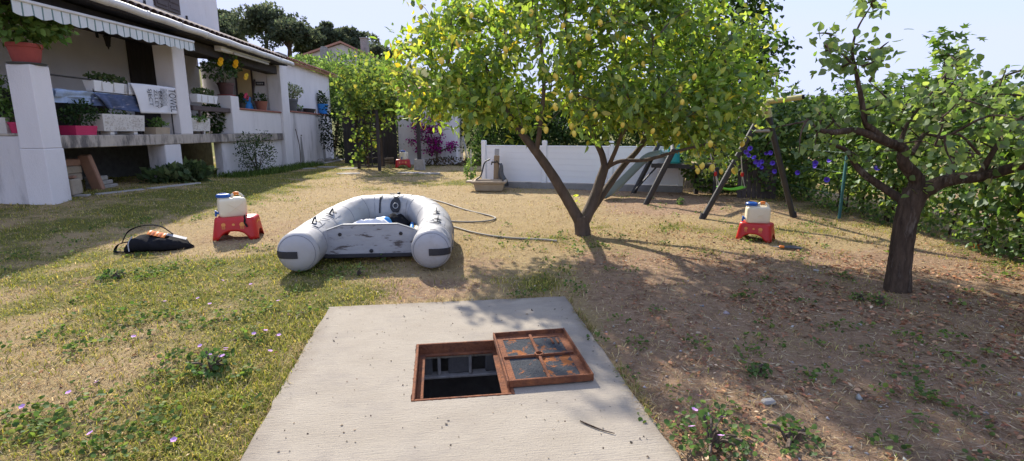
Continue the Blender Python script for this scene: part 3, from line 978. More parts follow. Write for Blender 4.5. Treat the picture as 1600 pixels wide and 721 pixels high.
    # carrying handles with base patches
    for sd, y, th in ((-1, .78, 1.9), (-1, .2, 1.75), (1, .62, 1.5), (1, .12, 1.35)):
        i = find(y, sd)
        pt = patch(i - 1.5, i + 1.5, th - .42, th + .42, M['hypalon2'], 'handle_patch', .004)
        for q in (-.8, .8):
            patch(i + q - .25, i + q + .25, th - .2, th + .2, M['rubber'], 'handle_foot', .008, 4, 5, pt)
        pts = [surf(i - .8 + 1.6 * t, th, .006 + .045 * math.sin(t * math.pi) ** .6) for t in np.linspace(0, 1, 9)]
        h = MB()
        for a_, c_ in zip(pts, pts[1:]):
            h.bar(a_, c_, .03, .006, fr[i][1])
        h.obj('handle', M['rubber'], pt)
    # lifeline cords
    for sd, ya, yb, th in ((-1, .2, .5, 2.2), (1, .1, .3, 1.9)):
        ia, ib = find(ya, sd), find(yb, sd)
        MB().tube([surf(ia + (ib - ia) * t, th - .35 * math.sin(t * 3.1), .012) for t in np.linspace(0, 1, 12)], .004, 6).obj('cord', M['seam'], root)
    # black strap over the bow, and the black pad with its ring inside the bow
    mid = N / 2
    MB().grid(3, 22, lambda a_, b_: surf(mid - 1.6 + .26 * a_ - .3 * b_, .7 + 2.5 * b_, .006)).obj('bow_strap', M['rubber'], root, smooth=60)
    pad_back = patch(mid - .5, mid + 1.4, 1.6, 3.0, M['hypalon2'], 'pad_base', .004, 8, 14)
    w0 = mid + .48
    def padf(a_, b_):
        th = 2.1 + (3.15 - 2.1) * b_
        wdt = .78 * min(1, math.sin(min(b_ * 2.2 + .25, 1.57)) , math.sin(min((1 - b_) * 3 + .55, 1.57)))
        return surf(w0 + (a_ - .5) * 2 * wdt, th, .012)
    MB().grid(9, 14, padf).obj('tow_pad', M['rubber'], pad_back, smooth=60)
    MB().tube([surf(w0 + .36 * math.cos(t), 2.75 + .16 * math.sin(t), .022) for t in np.linspace(0, 6.28, 20)], .006, 6).obj('ring', M['hypalon'], pad_back, smooth=60)
    MB().tube([surf(w0 + .38 * math.cos(t), 1.95 + .2 * math.sin(t), .016) for t in np.linspace(0, 3.3, 14)], .007, 6).obj('buckle', M['rubber'], pad_back, smooth=60)
    MB().lathe([(.022, 0), (.022, .03), (.014, .036)], surf(mid + .6, 1.35, -.004), 12).obj('valve', M['rubber'], root, smooth=40)
    # transom
    tp = [(-.5, .09), (.5, .09), (.5, .3), (.44, .34), (.28, .395), (-.28, .395), (-.44, .34), (-.5, .3)]
    tr = MB().prism(tp, 'y', -.002, .036).obj('transom', M['transom'], root)
    ed = MB()
    for a_, c_ in zip(tp[2:], tp[3:]):
        ed.bar((a_[0], .017, a_[1] + .004), (c_[0], .017, c_[1] + .004), .046, .012, (0, 0, 1), .003)
    ed.obj('transom_edge', M['seam'], tr)
    for s in (-1, 1):
        MB().lathe([(.019, 0), (.019, .006), (.009, .009), (.006, .003)], (s * .31, -.003, .3), 14, Matrix.Rotation(R(90), 3, 'X')).obj('bolt', M['black_metal'], tr, smooth=40)
        f = MB()
        f.grid(4, 9, lambda a_, b_: (s * (.43 + .035 * a_ + .02 * abs(b_ - .5)), -.010 - .012 * a_ , .1 + .24 * b_))
        f.obj('transom_flap', M['hypalon2'], tr, smooth=60)
    MB().lathe([(.02, 0), (.02, .012), (.012, .016)], (0, -.003, .12), 12, Matrix.Rotation(R(90), 3, 'X')).obj('drain_plug', M['rubber'], tr, smooth=40)
    MB().box((0, .006, .07), (.98, .03, .05), None, .01).obj('lower_rail', M['rubber'], tr)
    # floor
    for k in range(5):
        MB().box((0, .2 + k * .29, .1), (.84 - (.28 if k > 3 else 0), .275, .022), None, .004).obj('floor_panel', M['hypalon2'], root)
    bx, by = x0, y0
    def loc(p):
        return root.matrix_basis @ Vector(p)
    # things lying in the boat
    def sheet(name, c, s, mat, label, cat, seed, rz=0):
        o = MB()
        def fn(a_, b_):
            px, py = (a_ - .5) * s[0], (b_ - .5) * s[1]
            e = (1 - abs(2 * a_ - 1) ** 3) * (1 - abs(2 * b_ - 1) ** 3)
            return (px, py, s[2] * (.2 + e * (.5 + .9 * float(fbm(a_ * 3, b_ * 3, 1.4, seed)))))
        o.grid(13, 13, fn)
        me = o.mesh(name, mat, 50)
        ob = link_mesh(name, me, None, loc(c), (0, 0, rz))
        md = ob.modifiers.new('thick', 'SOLIDIFY'); md.thickness = .008
        setp(ob, label, cat)
        return ob
    sheet('plastic_bag', (-.02, .95, .118), (.3, .3, .15), M['sky_blue'], 'crumpled blue plastic bag heaped in the middle of the dinghy', 'bag', 3, .4)
    sheet('plastic_sheet', (-.38, .62, .13), (.24, .24, .13), M['sky_blue'], 'folded blue sheet just behind the left half of the transom', 'sheet', 9, .2)
    sheet('white_cloth', (-.12, .66, .118), (.62, .26, .18), M['towel'], 'white cloth crumpled on the dinghy floor under the blue bag', 'cloth', 5, .1)
    sheet('dark_bag', (.1, 1.22, .118), (.36, .3, .14), M['black'], 'small black bag on the dinghy floor beneath the bow pad', 'bag', 14, 0)
    t = thing('folding_oar', 'pale oar shaft with blue sleeve lying along the dinghy right side', 'oar', loc((.3, .95, .128)), R(5.5))
    MB().tube([(.06, -.5, .03), (.0, .4, .03)], .018, 10).obj('shaft', M['pvc'], t, smooth=50)
    MB().tube([(.035, -.12, .03), (.008, .28, .03)], .026, 10).obj('sleeve', M['sky_blue'], t, smooth=50)
    MB().box((.085, -.1, .022), (.05, .6, .04), None, .008).obj('blade', M['cream'], t)
build_boat()

# ------------------------------------------------------------------ stools and water cans
def sup(a, b, th, n=4.0):
    c, s = math.cos(th), math.sin(th)
    k = (abs(c) ** n + abs(s) ** n) ** (-1 / n)
    return a * k * c, b * k * s

def make_stool(label):
    t = thing('step_stool', label, 'stool', group='red step stools with water cans')
    n = 72
    H = .28
    lv = [(1.0, 0), (.97, .018), (.86, .05)]
    b = MB()
    rows = []
    for q in (0, 1 / 6, 2 / 6, 3 / 6, 4 / 6, 5 / 6, 1):
        row = []
        for k in range(n):
            th = 2 * math.pi * k / n
            sx, sy = abs(math.cos(th)), abs(math.sin(th))
            tx, ty = sup(.235, .165, th, 6)
            bx_, by_ = sup(.275, .2, th, 6)
            m1 = max(0, 1 - (abs(bx_) / .17) ** 2.4) if abs(by_) > .16 else 0
            m2 = max(0, 1 - (abs(by_) / .11) ** 2.4) if abs(bx_) > .235 else 0
            low = .11 * (max(m1, m2) ** .5)
            z = (H - .02) * (1 - q) + low * q
            f = 1 - (z / (H - .02))
            row.append((tx + (bx_ - tx) * f, ty + (by_ - ty) * f, z))
        rows.append(row)
    top = [[(*sup(.228, .158, 2 * math.pi * k / n, 5), H - .006) for k in range(n)], [(*sup(.212, .143, 2 * math.pi * k / n, 5), H) for k in range(n)], [(*sup(.1, .07, 2 * math.pi * k / n, 4), H + .002) for k in range(n)]]
    allr = top[::-1] + rows
    for r_ in allr: b.v += r_
    for i in range(len(allr) - 1):
        for k in range(n):
            b.f.append((i * n + k, i * n + (k + 1) % n, (i + 1) * n + (k + 1) % n, (i + 1) * n + k))
    b.f.append(tuple(range(n)))
    o = b.obj('stool_body', M['red'], t, smooth=50)
    md = o.modifiers.new('wall', 'SOLIDIFY'); md.thickness = .005; md.offset = -1
    # yellow jellyfish prints on the long sides
    def side(x, z, sgn):
        f = 1 - z / (H - .02)
        return (x, sgn * (.165 + .035 * f + .0035), z)
    for sg in (-1, 1):
        for cx, rr in ((-.115, .026), (0, .018), (.1, .032)):
            d = MB()
            nn = 16
            d.v = [side(cx, .19, sg)] + [side(cx + rr * math.cos(2 * math.pi * k / nn), .19 + rr * (1.0 if math.sin(2 * math.pi * k / nn) > 0 else .6) * math.sin(2 * math.pi * k / nn), sg) for k in range(nn)]
            d.f = [(0, 1 + k, 1 + (k + 1) % nn) for k in range(nn)]
            if rr > .02:
                for q in (-.6, -.2, .25, .6):
                    x_ = cx + q * rr
                    d.add([side(x_ - .003, .18, sg), side(x_ + .003, .18, sg), side(x_ + .002, .135 + .01 * abs(q), sg), side(x_ - .003, .135, sg)], [(0, 1, 2, 3)])
            d.obj('print', M['yellow_print'], t)
    for sg in (-1, 1):
        d = MB()
        d.grid(2, 6, lambda a_, b_: (sg * (.235 + .04 * (1 - (.2 + .0 * b_) / .26) + .003), (-.075 + .15 * b_) , .2 + .02 * math.sin(b_ * 3.1) + .022 * (a_ - .5)))
        d.obj('print', M['yellow_print'], t)
    return t

def make_can(label):
    t = thing('water_canister', label, 'water can', group='water cans on red stools')
    b = MB()
    n = 40
    prof = [(.93, 0), (.99, .012), (1, .04), (1, .16), (.985, .185), (.93, .205), (.8, .216)]
    for s, z in prof:
        for k in range(n):
            x, y = sup(.15 * s, .095 * s, 2 * math.pi * k / n, 6)
            b.v.append((x, y, z))
    for i in range(len(prof) - 1):
        for k in range(n):
            b.f.append((i * n + k, i * n + (k + 1) % n, (i + 1) * n + (k + 1) % n, (i + 1) * n + k))
    b.f += [tuple(range(n)), tuple(range((len(prof) - 1) * n, len(prof) * n))]
    b.obj('can_body', M['cream'], t, smooth=50)
    for sg in (-1, 1):
        for q in (-1, 1):
            MB().bar((-.06, sg * .0955, .1 - q * .055), (.1, sg * .0955, .1 + q * .055), .009, .006, (0, sg, 0), .002).obj('moulded_rib', M['cream'], t)
    MB().lathe([(.062, .0), (.062, .03)], (-.085, 0, .205), 20).obj('neck', M['cream'], t, smooth=40)
    cp = MB().lathe([(.07, 0), (.073, .008), (.073, .03), (.064, .04), (.03, .043)], (-.085, 0, .225), 24).obj('cap', M['blue'], t, smooth=40)
    for k in range(12):
        a = k * math.pi / 6
        MB().box((-.085 + .074 * math.cos(a), .074 * math.sin(a), .244), (.007, .007, .026), Matrix.Rotation(a, 3, 'Z'), .002).obj('grip', M['blue'], cp)
    MB().box((-.085, 0, .272), (.075, .014, .012), None, .004).obj('cap_bar', M['blue'], cp)
    h = MB().tube(curve([(0, 0, .21), (.015, 0, .25), (.06, 0, .262), (.105, 0, .245), (.125, 0, .2)], 5), .017, 10).obj('handle', M['cream'], t, smooth=50)
    MB().tube(curve([(.025, 0, .256), (.05, 0, .266), (.08, 0, .262)], 5), .02, 10).obj('handle_grip', M['orange'], h, smooth=50)
    MB().lathe([(.017, 0), (.017, .03), (.012, .034)], (.118, .03, .2), 12, Matrix.Rotation(R(-20), 3, 'X') @ Matrix.Rotation(R(35), 3, 'Y')).obj('vent_cap', M['blue'], t, smooth=40)
    tp = MB().tube([(-.145, 0, .045), (-.185, 0, .045)], .016, 12).obj('tap', M['blue'], t, smooth=50)
    MB().tube([(-.18, 0, .05), (-.182, 0, .005)], .011, 10).obj('spout', M['blue'], tp, smooth=50)
    MB().box((-.178, 0, .068), (.022, .055, .012), None, .004).obj('tap_lever', M['blue'], tp)
    return t

def place(o, p, rz, s=1.0):
    o.location = p; o.rotation_euler = (0, 0, rz); o.scale = (s, s, s)
    return o
s0 = make_stool('red plastic step stool with yellow prints, left of the grey dinghy')
c0 = make_can('cream water can with blue cap, left of the grey dinghy')
s1, s2 = copy_tree(s0), copy_tree(s0)
c1, c2 = copy_tree(c0), copy_tree(c0)
s1['label'] = 'small red plastic stool on the shaded soil beside the apricot tree'
c1['label'] = 'cream water can on the stool between the lemon and apricot trees'
s2['label'] = 'red plastic stool far back by the shed wall and trellis'
c2['label'] = 'white water can far back in front of the shed wall'
def set_pair(st, ca, u, v, rs, rc, s, sc2, dx=(0, 0)):
    p = G(u, v)
    z = float(ground_z(p[0], p[1])) + .004
    place(st, (p[0], p[1], z), rs, s)
    place(ca, (p[0] + dx[0], p[1] + dx[1], z + .2825 * s), rc, sc2)
set_pair(s0, c0, 374, 372, R(12), R(38), 1.0, 1.06, (-.05, 0))
set_pair(s1, c1, 1180, 375, R(-38), R(-14), .78, .93)
set_pair(s2, c2, 630, 262, R(10), R(80), .98, 1.15, (.04, 0))
for o_ in (s1, s2): pass

# dark strap hanging over the left stool
def build_strap():
    p = s0.matrix_basis
    pts = [p @ Vector(q) for q in ((.1, -.05, .289), (.12, -.11, .289), (.125, -.145, .287), (.135, -.172, .25), (.13, -.182, .215), (.15, -.196, .19), (.165, -.203, .165))]
    b = MB()
    for a_, c_ in zip(pts, pts[1:]): b.bar(a_, c_, .022, .005, (0, -1, .4))
    o = b.obj('nylon_strap', M['black'])
    setp(o, 'short black strap hanging over the front edge of the red stool', 'strap')
build_strap()

# ------------------------------------------------------------------ black tote bag
def build_bag():
    p = G(238, 393)
    z = float(ground_z(p[0], p[1])) - .006
    t = thing('tote_bag', 'black tote bag lying open on the grass with an orange striped mat inside', 'bag', (p[0], p[1] + .12, z), R(14))
    t.scale = (1.02, 1.0, 1.25)
    nu, nv = 26, 28
    b = MB()
    for i in range(nu):
        a = i / (nu - 1)
        x = -.3 + .66 * a
        w = .2 * (1 - abs(2 * a - .85) ** 3.5) ** .5 if abs(2 * a - .85) < 1 else .0
        w = max(w, .015)
        hh = (.185 - .1 * a) * (math.sin(min(a * 5 + .25, 1.57))) * (1 if a < .8 else max(.12, 1 - (a - .8) * 4.2))
        for k in range(nv):
            th = 2 * math.pi * k / nv
            yy, zz = sup(w, hh / 2, th, 2.6)
            nn = (float(fbm(x * 6 + 3, th * 1.1, 1.3, 2)) - .5) * .05 * (1 if math.sin(th) > -.4 else .2)
            b.v.append((x, yy * (1 + nn * 2), max(0, hh / 2 + zz + nn * (math.sin(th) + .4))))
    for i in range(nu - 1):
        for k in range(nv):
            b.f.append((i * nv + k, i * nv + (k + 1) % nv, (i + 1) * nv + (k + 1) % nv, (i + 1) * nv + k))
    b.f += [tuple(range(nv)), tuple(range((nu - 1) * nv, nu * nv))]
    b.obj('bag_body', M['black'], t, smooth=60)
    for k in range(5):
        MB().grid(8, 5, lambda a_, b_: (-.07 + .034 * (k + b_) + .01 * a_, -.1 + .15 * a_, .166 + .024 * math.sin(a_ * 3.1) + .006 * math.sin(b_ * 3.1) - .0085 * (k + b_))).obj('striped_lining', M['orange'] if k % 2 == 0 else pmat('faded_orange%d' % k, (.6, .2, .09), None, 6, .9), t, smooth=60)
    def strap(name, pts, w=.035):
        q = curve(pts, 5)
        s = MB()
        for a_, c_ in zip(q, q[1:]): s.bar(a_, c_, w, .008, (0, 0, 1))
        s.obj(name, M['black'], t)
    strap('carrying_strap', [(-.26, -.05, .1), (-.37, -.06, .08), (-.42, -.05, .02), (-.36, -.1, .016), (-.22, -.17, .02)])
    strap('carrying_strap', [(-.36, -.02, .08), (-.28, .0, .19), (-.1, -.05, .245), (.06, -.06, .235), (.17, -.03, .15)])
    MB().grid(8, 4, lambda a_, b_: (.12 + .18 * a_, -.1 + .05 * b_ + .05 * a_, .155 - .06 * a_ + .012 * b_)).obj('trim', M['hypalon'], t, smooth=60)
    MB().tube(curve([(-.22, -.2, .03), (-.23, -.17, .1), (-.22, -.08, .15)], 5), .006, 6).obj('cord', M['hypalon'], t)
build_bag()

# ------------------------------------------------------------------ trees and shrubs
def crown(root, P, size, tm, C, D, N, mat, singles=0, name='leaf'):
    """leaves of a crown: the ones that show largest as parts, the rest as one part"""
    P, C, D, N = map(np.asarray, (P, C, D, N))
    size = np.broadcast_to(np.asarray(size, float), (len(P),)).copy()
    rest = np.ones(len(P), bool)
    if singles:
        d = np.linalg.norm(P + np.array(root.location) - EYE, axis=1)
        score = size / d
        # prefer leaves on the near face of the crown, spread over it
        order = np.argsort(-score * (1 + .25 * rng.random(len(P))))[:singles]
        rest[order] = False
        lum = C[order].sum(1)
        q = np.argsort(lum)
        nvar = 12
        Du = unit(D[order]); X = unit(np.cross(Du, N[order])); Z = np.cross(X, Du)
        for v in range(nvar):
            ids = q[v * len(q) // nvar:(v + 1) * len(q) // nvar]
            if not len(ids): continue
            me = tri_mesh(name, tm[0], tm[1], np.repeat(C[order][ids].mean(0)[None], len(tm[0]), axis=0), mat)
            for i in ids:
                o = bpy.data.objects.new(name, me)
                col.objects.link(o)
                o.parent = root
                s = size[order[i]]
                m = np.eye(4)
                m[:3, 0], m[:3, 1], m[:3, 2], m[:3, 3] = X[i] * s, Du[i] * s, Z[i] * s, P[order[i]]
                o.matrix_basis = Matrix(m.tolist())
    o = link_mesh('foliage', leaf_mesh('foliage', P[rest], size[rest], tm, C[rest], mat, D[rest], N[rest]), root)
    if singles: o['kind'] = 'stuff'
    return o

def in_blobs(k, blobs, shell=0.0):
    """k points in a union of ellipsoids (centre, radii, weight)"""
    w = np.array([b[2] for b in blobs], float)
    which = rng.choice(len(blobs), k, p=w / w.sum())
    d = unit(rng.normal(size=(k, 3)))
    r = (shell + (1 - shell) * rng.random(k)) ** (1 / 3 if shell < .2 else .6)
    c = np.array([b[0] for b in blobs], float)[which]
    s = np.array([b[1] for b in blobs], float)[which]
    return c + d * r[:, None] * s, d

def grow(nodes_, targets, b, r0=.016, rmin=.0035, sag=.06, n=5, k=6):
    """twigs from the nearest branch node to each target"""
    nd = [np.array(p) for p in nodes_]
    c0 = nd[0]
    targets = sorted(targets, key=lambda p: min(np.linalg.norm(p - q) for q in nd[:40]))
    ends = []
    for tg in targets:
        A = np.array(nd)
        i = int(np.argmin(np.linalg.norm(A - tg, axis=1)))
        a = A[i]
        L = np.linalg.norm(tg - a)
        if L < .04: continue
        mid = (a + tg) / 2 + rng.normal(size=3) * L * .1 + np.array([0, 0, sag * L])
        pts = curve([a, mid, tg], 3)
        rr = np.linspace(min(r0, .008 + .006 * L), rmin, len(pts))
        b.tube(pts, list(rr), n)
        nd += [np.array(p) for p in pts[2:]]
        ends.append((a, tg))
    return ends

LEMON_PAL = [(.13, .215, .045), (.205, .31, .06), (.29, .385, .075), (.44, .48, .095), (.7, .6, .09)]
def build_lemon():
    base = G(912, 368)
    yb = base[1]
    root = thing('lemon_tree', 'spreading lemon tree with forked trunk and ripe yellow fruit', 'tree', (base[0], base[1], base[2] - .02))
    o0 = np.array(root.location)
    def q(u, v, dy): return PY(u, v, yb + dy) - o0
    tr = MB()
    trunk = curve([(0, 0, -.05), q(909, 352, 0), q(907, 338, -.01)], 5)
    tr.tube(trunk, list(np.linspace(.108, .092, len(trunk))), 14, jit=.03)
    limbs = []
    def limb(pts, r0, r1, nm='limb', n=12):
        c = curve(pts, 6)
        rr = list(np.linspace(r0, r1, len(c)))
        MB().tube(c, rr, n, jit=.035).obj(nm, M['bark'], root, smooth=60)
        limbs.extend([np.array(p) for p in c])
        return c
    tr.obj('trunk', M['bark'], root, smooth=60)
    limb([q(908, 350, 0), q(888, 315, -.05), q(862, 272, -.15), q(838, 238, -.25), q(814, 207, -.32), q(785, 165, -.4), q(760, 110, -.45)], .078, .03)
    limb([q(910, 350, 0), q(927, 315, .05), q(937, 285, .1), q(946, 258, .12)], .082, .056)
    limb([q(945, 262, .12), q(940, 240, .1), q(926, 212, .05), q(915, 185, 0), q(900, 140, -.05), q(890, 80, -.1), q(880, 10, -.05)], .046, .018)
    limb([q(920, 335, .03), q(950, 292, .28), q(975, 258, .4), q(1000, 230, .5), q(1015, 190, .6), q(1040, 130, .7), q(1050, 60, .7)], .054, .018)
    limb([q(947, 262, .12), q(970, 252, 0), q(1010, 250, -.2), q(1060, 236, -.45), q(1120, 222, -.6)], .03, .014)
    limb([q(950, 262, .12), q(962, 235, -.1), q(975, 205, -.3), q(1010, 160, -.5), q(1030, 120, -.6)], .03, .014)
    limb([q(838, 238, -.25), q(845, 190, -.5), q(850, 130, -.7), q(845, 60, -.8)], .034, .014)
    limb([q(800, 185, -.36), q(750, 160, -.1), q(700, 140, .1), q(660, 120, .1)], .028, .012)
    limb([q(1000, 230, .5), q(1060, 190, .4), q(1120, 150, .3), q(1160, 120, .2)], .028, .012)
    # crown
    X, Z = base[0], base[2]
    rel = lambda x, y, z: np.array([x, y, z]) - o0
    blobs = [(rel(.6, yb, 2.55), (1.7, 1.25, 1.0), 6), (rel(1.75, yb - .1, 2.35), (1.15, 1.1, .95), 4), (rel(-.55, yb + .3, 2.45), (1.0, .9, .75), 2.2),
             (rel(2.15, yb - .35, 1.68), (.7, .7, .5), 2.0), (rel(1.25, yb - .6, 1.75), (.8, .6, .35), 1.5), (rel(.15, yb - .5, 1.9), (.9, .6, .35), 1.5),
             (rel(-.85, yb - .2, 1.98), (.62, .6, .38), 1.1), (rel(.9, yb, 3.5), (1.5, 1.1, .55), 2.4), (rel(-.95, yb + .4, 3.1), (.75, .6, .6), .45), (rel(2.3, yb, 2.9), (.45, .5, .6), .5), (rel(2.45, yb - .2, 2.1), (.42, .5, .4), .7), (rel(2.85, yb, 2.02), (.45, .5, .5), .95), (rel(2.7, yb + .1, 2.55), (.45, .5, .35), .5)]
    tg, _ = in_blobs(440, blobs, .25)
    b = MB()
    ends = grow(limbs[::3], list(tg), b, .018, .0035, .05)
    b.obj('twigs', M['bark'], root, smooth=60)['kind'] = 'stuff'
    P, D, N, C, S = [], [], [], [], []
    for a, e in ends:
        k = int(rng.integers(34, 54))
        t = rng.random(k) ** .6
        axis = (e - a) / max(np.linalg.norm(e - a), 1e-6)
        p = a + (e - a) * (.45 + .6 * t)[:, None] + rng.normal(size=(k, 3)) * np.array([.11, .11, .095])
        d = axis * .6 + rng.normal(size=(k, 3)) * .75 + np.array([0, 0, -.25])
        P.append(p); D.append(d)
        N.append(rng.normal(size=(k, 3)) * .75 + np.array([0, 0, .8]))
        x = e[0] + o0[0]
        yel = .06 + .5 * max(0, (-.2 - x)) + (.25 if rng.random() < .07 else 0)
        w = [2.0, 2.8, 2.2, .9 + yel, .1 + 1.6 * yel]
        C.append(pick_cols(k, LEMON_PAL, w, .15) * (1 + rng.normal() * .1))
    P, D, N, C = map(np.concatenate, (P, D, N, C))
    crown(root, P, rng.uniform(.07, .13, len(P)), LEAF, C, D, N, M['leaf'], 300)
    # fruit
    prof = [(.004, -.047), (.012, -.042), (.02, -.033), (.03, -.012), (.032, .004), (.028, .02), (.017, .033), (.008, .04), (.004, .041)]
    me = MB().lathe(prof, n=14).mesh('lemon', M['lemon'], 80)
    spots = [(790, 78), (785, 148), (892, 150), (953, 19), (977, 32), (919, 58), (974, 60), (973, 195), (817, 205), (893, 197), (897, 209), (853, 203), (1127, 268), (1097, 259), (1090, 267), (1113, 262), (1147, 267),
             (762, 165), (938, 36), (1066, 160), (1060, 208), (1110, 225), (868, 120), (720, 140), (640, 178), (658, 11), (737, 24), (716, 68), (840, 185), (868, 167), (1063, 140), (1005, 100), (690, 95), (1160, 225), (1020, 205), (930, 180), (745, 190), (880, 40), (830, 20), (1000, 45), (1085, 120), (905, 100), (622, 140)]
    lm = []
    for i, (u, v) in enumerate(spots):
        p = q(u, v, -1.0 + .25 * math.sin(i * 2.3) if 680 < u < 1140 else -.35)
        s = random.uniform(.72, .95)
        o = link_mesh('lemon', me, root, p, (random.uniform(-.35, .35), random.uniform(-.35, .35), random.uniform(0, 6)), (s, s, s * 1.05))
        near_ = ends[int(np.argmin([np.linalg.norm(np.array(e) - p) for _, e in ends]))][1]
        lm.append((np.array(p) + np.array([0, 0, .04 * s]), np.array(near_)))
    st = MB()
    for a, e in lm:
        st.tube(curve([a, (a + e) / 2 + np.array([0, 0, .06]), e], 3), .003, 5)
    st.obj('fruit_stalks', M['bark'], root)['kind'] = 'stuff'
    # leaves beside each fruit, so that it hangs in the foliage
    P2 = np.concatenate([a + rng.normal(size=(6, 3)) * .05 + np.array([0, .03, .05]) for a, _ in lm])
    k = len(P2)
    link_mesh('fruit_leaves', leaf_mesh('fruit_leaves', P2, rng.uniform(.07, .11, k), LEAF, pick_cols(k, LEMON_PAL, [1, 2, 2, 2, .8]), M['leaf'], rng.normal(size=(k, 3)) + np.array([0, 0, -.4])), root)
    # sucker at the fork
    ps = np.array([q(895, 315, -.08)] * 7) + rng.normal(size=(7, 3)) * .03
    link_mesh('sucker_leaves', leaf_mesh('sucker_leaves', ps, .075, LEAF, pick_cols(7, LEMON_PAL[2:4]), M['leaf']), root)
build_lemon()

APR_PAL = [(.1, .165, .045), (.14, .215, .055), (.19, .28, .065), (.29, .36, .09), (.17, .21, .095)]
def build_apricot():
    base = G(1403, 456)
    yb = base[1]
    root = thing('apricot_tree', 'gnarled dark-trunked fruit tree with broad leaves at the right', 'tree', (base[0], base[1], base[2] - .03))
    o0 = np.array(root.location)
    def q(u, v, dy): return PY(u, v, yb + dy) - o0
    limbs = []
    def limb(pts, rr, nm='limb', n=12, jit=.05):
        c = curve(pts, 6)
        r_ = np.interp(np.linspace(0, 1, len(c)), np.linspace(0, 1, len(rr)), rr)
        MB().tube(c, list(r_), n, jit=jit).obj(nm, M['bark_dark'], root, smooth=60)
        limbs.extend([np.array(p) for p in c[2:]])
    limb([(0, 0, -.06), q(1404, 430, 0), q(1410, 380, 0), q(1418, 335, 0), q(1432, 298, 0)], [.118, .094, .085, .088, .095], 'trunk', 16, .04)
    limb([q(1428, 305, 0), q(1432, 280, .0), q(1412, 255, -.05), q(1410, 232, -.05), q(1385, 222, -.1), q(1340, 205, -.2), q(1300, 207, -.3), q(1275, 203, -.35)], [q_ * .84 for q_ in [.085, .07, .055, .05, .042, .033, .026, .018]])
    limb([q(1385, 222, -.1), q(1365, 205, -.15), q(1352, 190, -.2), q(1345, 150, -.22), q(1337, 110, -.25), q(1332, 80, -.28), q(1340, 45, -.3), q(1362, 8, -.3)], [.035, .03, .024, .018, .014, .01, .007, .004])
    limb([q(1418, 318, .03), q(1390, 300, .15), q(1350, 272, .25), q(1335, 255, .3), q(1322, 235, .3), q(1295, 225, .25)], [q_ * .84 for q_ in [.05, .042, .036, .03, .026, .014]])
    limb([q(1440, 300, 0), q(1480, 282, -.1), q(1530, 276, -.25), q(1575, 265, -.4), q(1640, 245, -.6), q(1720, 225, -.7)], [q_ * .84 for q_ in [.08, .062, .052, .048, .04, .025]])
    limb([q(1480, 282, -.1), q(1488, 262, .0), q(1490, 245, .05), q(1480, 225, .1), q(1470, 215, .1), q(1445, 210, .1)], [q_ * .84 for q_ in [.035, .032, .028, .022, .018, .01]])
    limb([q(1425, 240, -.05), q(1450, 205, .1), q(1520, 165, .2), q(1570, 120, .1), q(1625, 105, 0)], [.022, .016, .012, .009, .005])
    limb([q(1530, 276, -.25), q(1560, 225, -.35), q(1600, 180, -.4), q(1650, 140, -.5)], [.026, .018, .012, .006])
    limb([q(1405, 230, -.05), q(1420, 190, .0), q(1460, 140, .05), q(1500, 85, .1)], [.02, .014, .009, .004])
    nd = list(limbs)
    tg, lens_ = [], []
    def cl(u, v, dy, n, su, sv, sd=.15):
        for _ in range(n):
            tg.append(q(u + rng.normal() * su, v + rng.normal() * sv, dy + rng.normal() * sd))
    cl(1330, 80, -.28, 9, 20, 24); cl(1355, 15, -.3, 5, 14, 9, .08); cl(1300, 95, -.28, 4, 15, 12); cl(1375, 85, -.28, 4, 16, 12)
    cl(1500, 140, .0, 14, 50, 24, .25); cl(1590, 140, -.1, 12, 40, 20, .25); cl(1440, 185, .1, 11, 50, 24, .25); cl(1560, 195, -.25, 22, 55, 32, .25)
    cl(1600, 250, -.45, 16, 45, 25, .2); cl(1290, 190, -.2, 10, 30, 22, .2); cl(1500, 240, -.05, 8, 45, 20, .25); cl(1360, 165, -.1, 7, 38, 20, .2); cl(1340, 235, .2, 7, 40, 15, .15); cl(1670, 190, -.5, 20, 50, 35, .3); cl(1500, 90, .1, 4, 18, 12)
    b = MB()
    ends = grow(nd[::2], tg, b, .012, .003, .05)
    b.obj('twigs', M['bark_dark'], root, smooth=60)['kind'] = 'stuff'
    P, D, N, C = [], [], [], []
    for a, e in ends:
        k = int(rng.integers(9, 16))
        t = rng.random(k)
        ax = (e - a) / max(np.linalg.norm(e - a), 1e-6)
        P.append(a + (e - a) * (.35 + .7 * t)[:, None] + rng.normal(size=(k, 3)) * .05)
        D.append(ax * .5 + rng.normal(size=(k, 3)) * .8 + np.array([0, 0, -.45]))
        N.append(rng.normal(size=(k, 3)) * .8 + np.array([0, 0, .7]))
        C.append(pick_cols(k, APR_PAL, [2, 3, 2.5, 1.6, 1.5], .15))
    P, D, N, C = map(np.concatenate, (P, D, N, C))
    crown(root, P, rng.uniform(.042, .078, len(P)), HEART, C, D, N, M['leaf'], 300)
    k = 8
    ps = np.array([q(1440, 292, -.12)] * k) + rng.normal(size=(k, 3)) * .05
    link_mesh('sucker_leaves', leaf_mesh('sucker_leaves', ps, .06, HEART, pick_cols(k, APR_PAL[2:4]), M['leaf']), root)
build_apricot()

